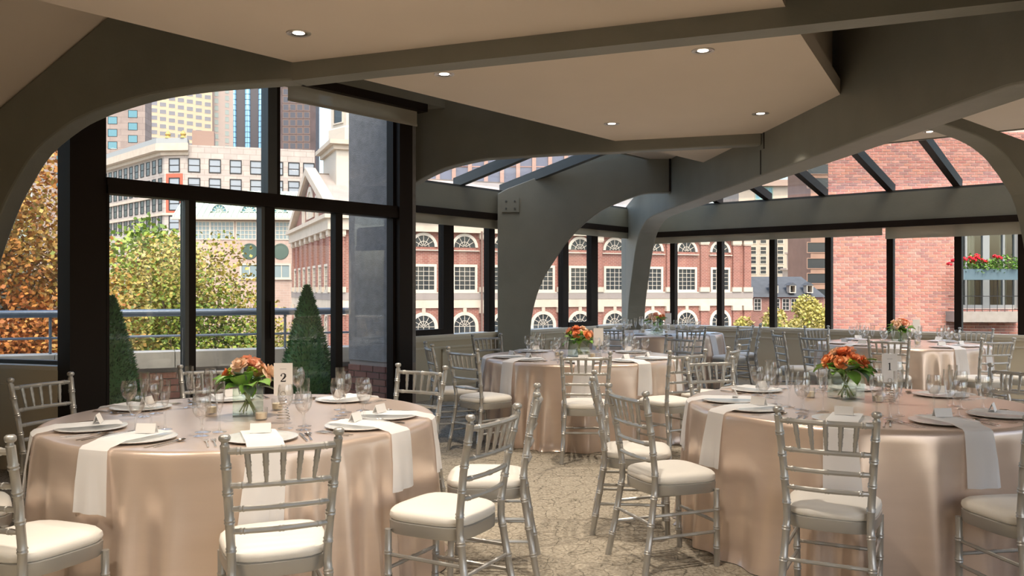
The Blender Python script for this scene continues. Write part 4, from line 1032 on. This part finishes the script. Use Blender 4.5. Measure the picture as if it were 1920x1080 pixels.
link('window', win_mesh(3.0, 2.6, 3, 1, .5, .12, M_WHITE, mat('louvre', (.5, .45, .38), .7), arch=True), hall, (0.02, GW / 2, Z0 + 8.3), -math.pi / 2)
for y, h in ((GW / 2 - 4.2, 1.7), (GW / 2 + 4.2, 1.7)): link('window', win_mesh(1.0, h, 1, 1, .25, .1, M_WHITE, MATS['louvre']), hall, (0.02, y, Z0 + 8.2), -math.pi / 2)
M_ROOF = mat('hall_roof', (0.336, 0.288, 0.256), .7, noise=.1, nscale=.8)
MB().slab([(-.3, -.6, Z0 + 7.7), (LN + .3, -.6, Z0 + 7.7), (LN + .3, GW / 2, RZ + .2), (-.3, GW / 2, RZ + .2)], (0, .2, .35)).slab([(-.3, GW + .6, Z0 + 7.7), (LN + .3, GW + .6, Z0 + 7.7), (LN + .3, GW / 2, RZ + .2), (-.3, GW / 2, RZ + .2)], (0, -.2, .35)).build('roof', M_ROOF, hall)
# cupola on the ridge
cq = (5.4, GW / 2 - .4)
MB().box(cq[0] - 3.6, cq[0] + 3.6, cq[1] - 3.6, cq[1] + 3.6, RZ - 2.5, RZ + 2.8).build('cupola_base', M_WHITE, hall)
mb = MB(); mb.box(cq[0] - 4.3, cq[0] + 4.3, cq[1] - 4.3, cq[1] + 4.3, RZ + 2.8, RZ + 3.2); mb.box(cq[0] - 3.9, cq[0] + 3.9, cq[1] - 3.9, cq[1] + 3.9, RZ + 2.35, RZ + 2.8); mb.build('cupola_cornice', M_STONE, hall)
MB().lathe([(0, RZ + 3.2), (3.7, RZ + 3.2), (3.7, RZ + 4.7), (3.45, RZ + 4.9), (3.45, RZ + 12.0), (3.9, RZ + 12.2), (3.9, RZ + 12.8), (0, RZ + 15)], 8, (cq[0], cq[1], 0)).build('lantern', M_WHITE, hall)
link('window', win_mesh(1.35, 2.4, 4, 5, .16, .07, M_WHITE, M_GD, arch=True, sill=.08), hall, (cq[0] - .75, cq[1] - 3.62, RZ - .55))
for k in range(8):
    a = math.pi / 8 + k * math.pi / 4
    if k in (4, 5, 6, 7): link('window', win_mesh(1.5, 4.4, 1, 1, .12, .08, M_WHITE, M_GD), hall, (cq[0] + 3.2 * math.cos(a), cq[1] + 3.2 * math.sin(a), RZ + 5.3), a + math.pi / 2)
dp = hs(900); MB().tube([(dp, -.5, Z0 + 6.6), (dp, -.5, Z0 - 6)], .09, 7).build('downpipe', mat('copper', (.16, .10, .08), .6), hall)

# ---- generic facade with a window grid
def grid_building(name, label, u0, u1, Y, tilt, depth, vtop, body, wmesh, cols_u, rows_v, side=None, top=None):
    d = ang(tilt); p = ((u0 - CX) / F * Y, Y); o = building(name, label, p, d)
    wd = onp(u1, p, d); zt = Zat(vtop, Y) + Z0
    MB().box(0, wd, 0, depth, 0, zt).build('wall', body, o)
    for u in cols_u:
        s = onp(u, p, d); yy = at(p, d, s)[1]
        for j, v in enumerate(rows_v(u) if callable(rows_v) else rows_v):
            link('window', wmesh, o, (s, 0, Zat(v, yy) + Z0))
    return o, p, d, wd, zt
# granite block with a chamfered corner
M_GRAN = brickmat('granite_block', (0.426, 0.372, 0.334), (0.372, 0.319, 0.289), (0.304, 0.258, 0.228), 1.0, 1.9, .85, .05)
GY = 130.0; dg = ang(74.0); gp = ((346 - CX) / F * GY, GY)
gran = building('granite_office', 'pale granite office block with black sash windows behind the green-roofed building', gp, dg)
gl_ = onp(590, gp, dg); gt = Zat(271, GY) + Z0
GL2 = math.radians(90 - 74.0)
ch = (-3.0, 1.3)                                          # chamfer end in local coordinates
sd = (math.cos(math.radians(118)), math.sin(math.radians(118)))
se = (ch[0] + sd[0] * 42, ch[1] + sd[1] * 42)
MB().prism([(0, 0), (gl_, 0), (gl_, 40), se, ch], 0, gt).build('wall', M_GRAN, gran)
mb = MB()
for grow, z0, z1 in ((.5, gt - 1.6, gt - 1.0), (1.2, gt - 1.0, gt + .1), (.3, gt - 7.9, gt - 7.5), (.3, gt - 4.55 - 6.2, gt - 10.4)):
    mb.prism([(0.6, -grow), (gl_ if grow < .4 else .6, -grow), (gl_ if grow < .4 else .6, 1), (0, 3), se, (se[0] - grow, se[1] - grow * .4), (ch[0] - grow, ch[1] - grow * .5)], z0, z1)
mb.build('cornice', M_STONE, gran)
MB().prism([(.5, -1.1), (.5, 2), se, (se[0] - 1.1, se[1] - .5), (ch[0] - 1.1, ch[1] - .6)], gt + .1, gt + .9).build('parapet_roof', mat('lead_grey', (0.315, 0.323, 0.323), .6), gran)
for t_ in (.2, .95): MB().lathe([(0, 0), (.5, 0), (.3, .3), (.45, .6), (.2, 1.0), (0, 1.2)], 9, (ch[0] * (1 - t_), ch[1] * (1 - t_) - .6, gt + .9)).build('roof_ornament', mat('gilt', (0.434, 0.294, 0.084), .5), gran, True)
MB().box(1.0, 4.2, 1, 4, gt, gt + 2.4).build('chimney', mat('chimney_brick', (.30, .20, .16), .9), gran)
W_GR = win_mesh(1.5, 1.85, 1, 2, .14, .12, M_INK, mat('pane_grey', (.26, .29, .33), .15), d=.1)
rowsz = [gt - 4.05, gt - 7.0, gt - 9.9, gt - 12.8]
for u in (364, 403, 442, 480, 520, 551, 579):
    for z in rowsz: link('window', W_GR, gran, (onp(u, gp, dg), 0, z))
ca = math.atan2(-ch[1], -ch[0]); cm = (ch[0] / 2, ch[1] / 2)
for z in rowsz: link('window', W_GR, gran, (cm[0], cm[1], z), ca)
for z in rowsz[1:3]:
    m = MB(); m.box(-1.35, -.9, -.05, .05, z - .7, z + 2.6); m.box(.9, 1.35, -.05, .05, z - .7, z + 2.6); m.box(-.9, .9, -.05, .05, z - .7, z - .16); m.box(-.9, .9, -.05, .05, z + 2.0, z + 2.6)
    q = m.build('brick_panel', mat('red_brick_panel', (.42, .10, .06), .85), gran); q.location = (cm[0], cm[1], 0); q.rotation_euler = (0, 0, ca)
sa = math.atan2(-sd[1], -sd[0])
W_GS = win_mesh(1.3, 2.0, 1, 2, .1, .1, M_INK, M_GD, d=.06)
for k in range(17):
    for z in rowsz: link('window', W_GS, gran, (ch[0] + sd[0] * (1.6 + 2.4 * k), ch[1] + sd[1] * (1.6 + 2.4 * k), z), sa)
# green-roofed pale building
PY = 104.0; dpb = ang(86.0); pp = ((335 - CX) / F * PY, PY)
pb = building('green_roofed_building', 'pale building with green metal roof, arched dormers and round windows', pp, dpb)
pw = onp(566, pp, dpb); pz = lambda v: Zat(v, PY) + Z0
M_PB = brickmat('pale_pink_brick', (0.410, 0.287, 0.238), (0.369, 0.262, 0.221), (0.410, 0.328, 0.279), 1.0, .9, .3, .03)
MB().box(0, pw, 0, 20, 0, pz(411)).build('wall', M_PB, pb)
M_GRF = mat('green_copper', (0.459, 0.541, 0.451), .5, noise=.08, nscale=1)
rf = MB().slab([(-.6, -.6, pz(409)), (pw + .6, -.6, pz(409)), (pw + .6, 5.5, pz(352)), (-.6, 5.5, pz(352))], (0, .2, .3)).build('roof', M_GRF, pb)
for k in range(24):
    x = -.4 + k * (pw + .8) / 23; MB().slab([(x - .05, -.7, pz(409) + .1), (x + .05, -.7, pz(409) + .1), (x + .05, 5.4, pz(352) + .15), (x - .05, 5.4, pz(352) + .15)], (0, -.02, .18)).build('roof_seam', M_GRF, rf)
MB().box(-.7, pw + .7, -.9, 0, pz(412), pz(408)).build('eaves', mat('eaves_stone', (0.528, 0.440, 0.352), .7), pb)
W_DOR = win_mesh(1.7, .86, 2, 1, .22, .1, M_GRF, M_GT, arch=True, d=.2)
DORB = MB().slab([(1.12 * math.cos(math.pi * k / 12), .03, 1.12 * math.sin(math.pi * k / 12)) for k in range(13)], (0, 2.6, 0)).mesh('dormer', M_GRF, True)
for u in (410, 466, 524):
    dm = link('dormer', DORB, pb, (onp(u, pp, dpb), .35, pz(396))); link('window', W_DOR, dm)
W_PB = win_mesh(2.75, 2.0, 6, 4, .14, .08, M_WHITE, mat('pane_slate', (.20, .26, .28), .15), d=.08)
for u in (372, 416, 466, 531): link('window', W_PB, pb, (onp(u, pp, dpb), 0, pz(447)))
W_RND = MB().lathe([(0, .02), (.86, .02), (.86, .08), (.95, .08), (1.0, 0)], 28).mesh('round_window', [mat('pane_green_dark', (.05, .09, .08), .15)], True)
for u in (468, 526):
    q = link('round_window', W_RND, pb, (onp(u, pp, dpb), -.02, pz(471))); q.rotation_euler = (math.pi / 2, 0, 0)
W_PB2 = win_mesh(1.9, 1.5, 2, 1, .2, .1, M_WHITE, mat('pane_slate', (.2, .26, .28), .15), sill=.1)
for u in (468, 528): link('window', W_PB2, pb, (onp(u, pp, dpb), 0, pz(520)))
# towers
M_TW = brickmat('stone_panels', (0.255, 0.200, 0.178), (0.315, 0.251, 0.221), (0.212, 0.162, 0.145), 1.0, 5.0, 1.45, .06)
W_T1 = win_mesh(1.95, 1.6, 1, 1, .1, .1, M_INK, M_GT, d=.05)
grid_building('stone_tower', 'grey-pink stone tower with square teal windows behind the granite block', 60, 272, 200, 84, 5, 120, M_TW, W_T1, (75, 115, 172, 211, 249), lambda u: [232 + 23.4 * k - (12 if u in (249, 172, 75) else 0) for k in range(-2, 6)])
M_TB = mat('cream_concrete', (0.515, 0.406, 0.281), .8, noise=.05, nscale=.5)
W_T2 = win_mesh(1.55, 1.0, 1, 1, .05, .1, M_INKG, mat('pane_mauve', (.20, .19, .21), .15), d=.05)
ob, pb_, db_, wb_, zb_ = grid_building('cream_tower', 'cream concrete tower with rows of small dark windows', 262, 398, 235, 66, 25, 60, M_TB, W_T2, [272 + 16.8 * k for k in range(8)], lambda u: [212 + (u - 300) * .16 + 13.6 * k for k in range(-3, 8)])
MB().box(wb_, wb_ + 6.0, 3, 20, 0, zb_).build('stair_wing', mat('pink_concrete', (0.416, 0.336, 0.304), .8), ob)
W_T2s = win_mesh(1.0, 1.3, 1, 1, .05, .1, M_INKG, mat('pane_sage', (.28, .32, .30), .15), d=.05)
for k in range(14):
    link('window', W_T2s, ob, (wb_ + 1.4, 3, zb_ - 9 - 2.05 * k)); link('window', W_T2s, ob, (wb_ + 4.3, 3, zb_ - 10 - 2.05 * k))
gt_p = ((418 - CX) / F * 300, 300); gto = building('glass_tower', 'dark glass tower with bright blue vertical bays', gt_p, ang(88))
MB().box(0, 16.5, 0, 20, 0, Z0 + 90).build('wall', mat('tower_slate', (.075, .065, .07), .5), gto)
M_BG = mat('blue_glass', (.30, .52, .72), .08, metal=.55)
for u in (438, 464, 489):
    x = (u - 418) / F * 300
    bay = MB().lathe([(0.95, 4), (0.95, Z0 + 90)], 14, (x, 0, 0)).build('glass_bay', M_BG, gto, True)
    for k in range(34): MB().lathe([(1.0, -.08), (1.0, .08)], 14, (x, 0, Z0 + 30 + k * 1.9)).build('floor_band', M_INK, bay)
W_T4 = win_mesh(1.35, 1.5, 1, 1, .18, .1, mat('bronze_panel', (.16, .10, .08), .5), mat('pane_plum', (.05, .045, .06), .12), d=.05)
grid_building('brown_tower', 'dark brown tower behind the white cupola', 522, 592, 230, 80, 20, 60, mat('brown_tower_wall', (.075, .05, .05), .7, noise=.3, nscale=.4), W_T4, [536, 549, 562, 575], [192 + 14.5 * k for k in range(-3, 7)])
# pink building behind the hall
W_PK = win_mesh(2.2, 3.0, 1, 1, .15, .1, mat('pink_frame', (.55, .33, .28), .8), M_GB, d=.1)
pko, pkp, pkd, pkw, pkz = grid_building('pink_office', 'pink stone office building seen through the left roof glazing', 690, 1180, 150, 86, 20, 225, mat('pink_stone', (0.448, 0.264, 0.224), .8, noise=.08, nscale=.6), W_PK, [716 + 30 * k for k in range(15)], [345, 312, 279, 250])
for k in range(16): MB().box(onp(701 + 30 * k, pkp, pkd) - .35, onp(701 + 30 * k, pkp, pkd) + .35, -.5, 0, 0, pkz).build('pier', mat('pink_pier', (0.496, 0.320, 0.264), .8), pko)
# right-hand group
W_R1 = win_mesh(1.1, 1.35, 1, 2, .12, .1, M_STONE, M_GD, d=.1)
ro, rp_, rd_, rw_, rz_ = grid_building('stone_office', 'buff stone office tower with green-framed top windows behind the hall', 1385, 1530, 170, 92, 18, 338, mat('buff_stone', (0.374, 0.310, 0.238), .8, noise=.08, nscale=.7), W_R1, [1393, 1412, 1431, 1463, 1488], [456, 476, 494, 513, 436, 420])
W_R2 = win_mesh(1.6, 2.2, 2, 2, .2, .1, mat('green_frame', (.22, .30, .24), .6), M_GT, d=.1)
for u in (1425, 1440, 1491, 1512): link('window', W_R2, ro, (onp(u, rp_, rd_), 0, Zat(373, 170) + Z0))
MB().box(-.5, rw_ + .5, -.7, 0, rz_ - 1.2, rz_).build('cornice', mat('brown_stone', (.42, .30, .24), .8), ro)
W_R3 = win_mesh(3.4, 1.35, 1, 1, .1, .1, mat('brown_panel', (.28, .16, .11), .7), M_GD, d=.1)
grid_building('brown_office', 'brown stone office slab with strip windows beside the brick building', 1520, 1566, 120, 88, 9, 250, mat('brown_slab', (0.270, 0.161, 0.112), .8, noise=.12, nscale=.5), W_R3, [1536], [300, 326, 352, 473, 503, 531, 560])
ck = empty('domed_steeple', ((1502 - CX) / F * 150, 150, -10)); tag(ck, 'cream steeple with arched openings and a gold dome', 'steeple')
czv = lambda v: Zat(v, 150) + Z0
MB().lathe([(0, 0), (3.2, 0), (3.2, czv(508)), (3.6, czv(506)), (3.6, czv(503)), (0, czv(503))], 12).build('tower_base', M_STONE, ck)
MB().lathe([(0, czv(503)), (2.5, czv(503)), (2.5, czv(478)), (2.9, czv(476)), (2.9, czv(473)), (1.6, czv(472)), (1.6, czv(456)), (0, czv(456))], 8).build('lantern', M_STONE, ck)
MB().lathe([(1.7, czv(456)), (1.5, czv(450)), (.9, czv(446)), (0, czv(443))], 14).build('dome', mat('gold_leaf', (.72, .50, .12), .35, metal=.6), ck, True)
W_CK = win_mesh(.8, 1.7, 1, 1, .12, .08, M_STONE, M_GD, arch=True)
for a in (-math.pi / 8 * 5, -math.pi / 8 * 3, -math.pi / 8): link('opening', W_CK, ck, (2.33 * math.cos(a), 2.33 * math.sin(a), czv(500)), a + math.pi / 2)
# slate-roofed brick house
hp_ = ((1400 - CX) / F * 100, 100); hs_o = building('slate_roofed_house', 'dark brick house with slate roof and small dormers', hp_, ang(90))
hzv = lambda v: Zat(v, 100) + Z0; hwd = (1545 - 1400) / F * 100
MB().box(0, hwd, 0, 8, 0, hzv(556)).build('wall', brickmat('house_brick', (.22, .09, .07), (.17, .07, .055), (.24, .15, .13), 1.0, .4, .14, .02), hs_o)
MB().slab([(-.2, -.4, hzv(557)), (hwd, -.4, hzv(557)), (hwd - 1.2, 4, hzv(521)), (-.2, 4, hzv(521))], (0, .3, .2)).build('roof', mat('slate_roof', (.065, .07, .08), .85, noise=.12, nscale=1.5), hs_o)
W_HD = win_mesh(.55, .75, 2, 3, .09, .04, M_WHITE, M_GD, d=1.2)
for u in (1452, 1485, 1517):
    x = (u - 1400) / F * 100; link('dormer', W_HD, hs_o, (x, .9, hzv(548)))
    MB().slab([(x - .5, -.35, hzv(548) + .8), (x + .5, -.35, hzv(548) + .8), (x, -.35, hzv(548) + 1.15)], (0, 1.8, 0)).build('dormer_roof', MATS['slate_roof'], hs_o)
W_HW = win_mesh(.72, 1.25, 2, 3, .08, .05, mat('grey_trim', (.42, .38, .36), .7), M_GD)
for u in (1420, 1455, 1473, 1489, 1506, 1522): link('window', W_HW, hs_o, ((u - 1400) / F * 100, 0, hzv(581)))

# ---- brick building on the right, brick by brick
BY = 22.0; BX0, BX1 = 8.15, 16.0
bb = empty('brick_building', (BX0, BY, 0)); tag(bb, 'pink-red brick building with a balcony and flower box outside the right windows', 'building')
WX0, WX1, WZ0, WZ1 = 11.52 - BX0, 13.12 - BX0, .93, 3.28
mw = MB()
mw.prism([(0, 0), (WX0, 0), (WX0, 4), (1.75, 4)], -10, 9)
for x0, x1, z0, z1 in ((WX1, BX1 - BX0, -10, 9), (WX0, WX1, -10, WZ0), (WX0, WX1, WZ1, 9)): mw.box(x0, x1, 0, 4, z0, z1)
mw.build('wall_core', mat('pale_mortar', (0.640, 0.496, 0.432), .9), bb)
BM = [mat('brick_red_%d' % i, c, .85, noise=.15, nscale=9) for i, c in enumerate(((.46, .195, .15), (.40, .155, .125), (.51, .24, .19), (.34, .16, .14), (.48, .205, .145)))]
BL, BH, CL, CH = .200, .057, .2165, .0735
BME = [MB().box(0, BL, -.012, .01, 0, BH).mesh('brick', m) for m in BM]
rest = [MB() for _ in BM]; cnt = 0
row = 0; z = .05
while z < 5.45:
    x = -(CL / 2 if row % 2 else 0)
    while x < 5.6:
        x0, x1 = max(0, x), x + BL
        inwin = z + BH > WZ0 and z < WZ1 and x1 > WX0 and x0 < WX1
        if not inwin and x1 - x0 > .03:
            k = rnd.choice((0, 0, 1, 2, 3, 4))
            if cnt < 300 and z > .42 and x >= 0 and x < 3.1: link('brick', BME[k], bb, (x, 0, z)); cnt += 1
            else: rest[k].box(x0, x1, -.012, .01, z, z + BH)
        elif inwin and x0 < WX0 - .03: rest[0].box(x0, WX0, -.012, .01, z, z + BH)
        elif inwin and x1 > WX1 + .03: rest[1].box(WX1, x1, -.012, .01, z, z + BH)
        x += CL
    z += CH; row += 1
allb = MB()
for k, r in enumerate(rest): allb.add(r.v, r.f, k)
ab = allb.build('brickwork', BM, bb); ab['kind'] = 'stuff'
# window with curtains
wf = MB(); fr = mat('window_grey', (.25, .26, .26), .5)
W_, Hh = WX1 - WX0, WZ1 - WZ0
for x0, x1, z0, z1 in ((0, .08, 0, Hh), (W_ - .08, W_, 0, Hh), (.08, W_ - .08, 0, .09), (.08, W_ - .08, Hh - .08, Hh), (.70, .80, .09, Hh - .08), (.80, .87, .09, Hh - .08), (.24, .29, .09, Hh - .08), (1.22, 1.27, .09, Hh - .08)): wf.box(WX0 + x0, WX0 + x1, .14, .24, WZ0 + z0, WZ0 + z1)
wfo = wf.build('window_frame', fr, bb)
MB().box(WX0 + .05, WX1 - .05, .19, .20, WZ0 + .05, WZ1 - .05).build('pane', glass('facade_glass', (.75, .8, .8), .06, .02, .5), wfo)
MB().box(WX0, WX1, 3.9, 4.0, WZ0, WZ1).build('room_wall', mat('room_plaster', (.45, .41, .36), .9), wfo)
for xa, xb in ((.32, .62), (.92, 1.02), (1.28, 1.46)):
    pts = [(WX0 + xa + (xb - xa) * k / 12, .42 + .025 * math.sin(k * 1.9)) for k in range(13)]
    m = MB()
    for a, b in zip(pts, pts[1:]): m.add([(a[0], a[1], WZ0 + .06), (b[0], b[1], WZ0 + .06), (b[0], b[1], WZ1 - .1), (a[0], a[1], WZ1 - .1)], [(0, 1, 2, 3)])
    m.build('curtain', mat('curtain_cream', (.46, .41, .34), .9), wfo, True)
# balcony
bal = MB().box(11.18 - BX0, 13.0 - BX0, -.62, 0, .60, .86).build('balcony_slab', mat('concrete', (0.315, 0.276, 0.242), .85, noise=.1, nscale=6), bb)
M_IRON = mat('black_iron', (.02, .02, .022), .5)
rl_ = MB(); x0, x1, yb = 11.25 - BX0, 12.95 - BX0, -.56
for zz in (.92, 1.25): rl_.tube([(x0, 0, zz), (x0, yb, zz), (x1, yb, zz), (x1, 0, zz)], .009, 6)
rl_.tube([(x0, 0, 2.12), (x0, yb, 2.12)], .01, 6); rl_.tube([(x0, yb, 2.12), (x1, yb, 2.12)], .01, 6); rl_.tube([(x1, yb, 2.12), (x1, 0, 2.12)], .01, 6)
rl_.build('balcony_rail', M_IRON, bb)
for k in range(10):
    xx = x0 + (x1 - x0) * k / 9; MB().tube([(xx, yb, .86), (xx, yb, 2.12)], .007, 5).build('baluster', M_IRON, bb)
for yy in (-.37, -.19): MB().tube([(x1, yy, .86), (x1, yy, 2.12)], .007, 5).build('baluster', M_IRON, bb)
MB().tube([(WX1 - .22, -.02, 3.1), (WX1 - .02, -.30, 2.55), (WX1, -.5, 2.12)], .016, 6).build('awning_stay', M_IRON, bb)
# flower box
fx0, fx1 = 11.22, 12.85
fb = empty('flower_box', (fx0, BY - .80, 1.66)); tag(fb, 'blue-grey window box of red geraniums hung on the balcony rail', 'flower box')
m = MB(); Lb = fx1 - fx0
m.slab([(0, 0, .27), (Lb, 0, .27), (Lb - .03, .03, 0), (.03, .03, 0)], (0, .02, 0)); m.box(.03, Lb - .03, .03, .22, 0, .02); m.box(0, .02, .0, .22, 0, .27); m.box(Lb - .02, Lb, 0, .22, 0, .27); m.box(0, Lb, .21, .23, 0, .27); m.box(.02, Lb - .02, .02, .21, .2, .24)
m.build('trough', mat('trough_blue', (.12, .18, .215), .55), fb)
r_ = random.Random(8); m = MB()
for k in range(900):
    x = r_.uniform(.05, Lb - .05); zc = .27 + r_.random() ** 1.3 * (.28 + .08 * math.sin(x * 7)); p = Vector((x, r_.uniform(-.06, .26), zc - (.1 if r_.random() < .15 else 0)))
    d = Vector((r_.uniform(-1, 1), r_.uniform(-1, .4), r_.uniform(-.3, .8))).normalized(); s_ = d.cross(Vector((r_.uniform(-1, 1), 0, 1))).normalized() * .028
    m.add([p, p + d * .03 + s_, p + d * .065, p + d * .03 - s_], [(0, 1, 2, 3)], r_.choice((0, 0, 1)))
f = m.build('foliage', [mat('geranium_leaf', (.10, .24, .03), .6), mat('geranium_leaf_light', (.24, .40, .07), .6)], fb); f['kind'] = 'stuff'
m = MB()
for k in range(26):
    a, b = r_.uniform(0, 6.28), r_.uniform(-.5, 1.5); R = .062
    c = (R * math.cos(a) * math.cos(b), R * math.sin(a) * math.cos(b), R * .8 * math.sin(b)); m.lathe([(0, -.02), (.026, 0), (0, .02)], 6, c)
GER = m.mesh('geranium_bloom', mat('geranium_red', (.72, .015, .04), .5, noise=.2, nscale=40), True)
for (u, v) in ((1783, 496), (1789, 490), (1806, 487), (1818, 485), (1824, 488), (1830, 484), (1836, 480), (1843, 489), (1851, 492), (1868, 482), (1873, 484), (1826, 492)):
    link('geranium_bloom', GER, fb, ((u - CX) / F * (BY - .8) - fx0, r_.uniform(-.05, .12), Zat(v, BY - .8) - 1.66))
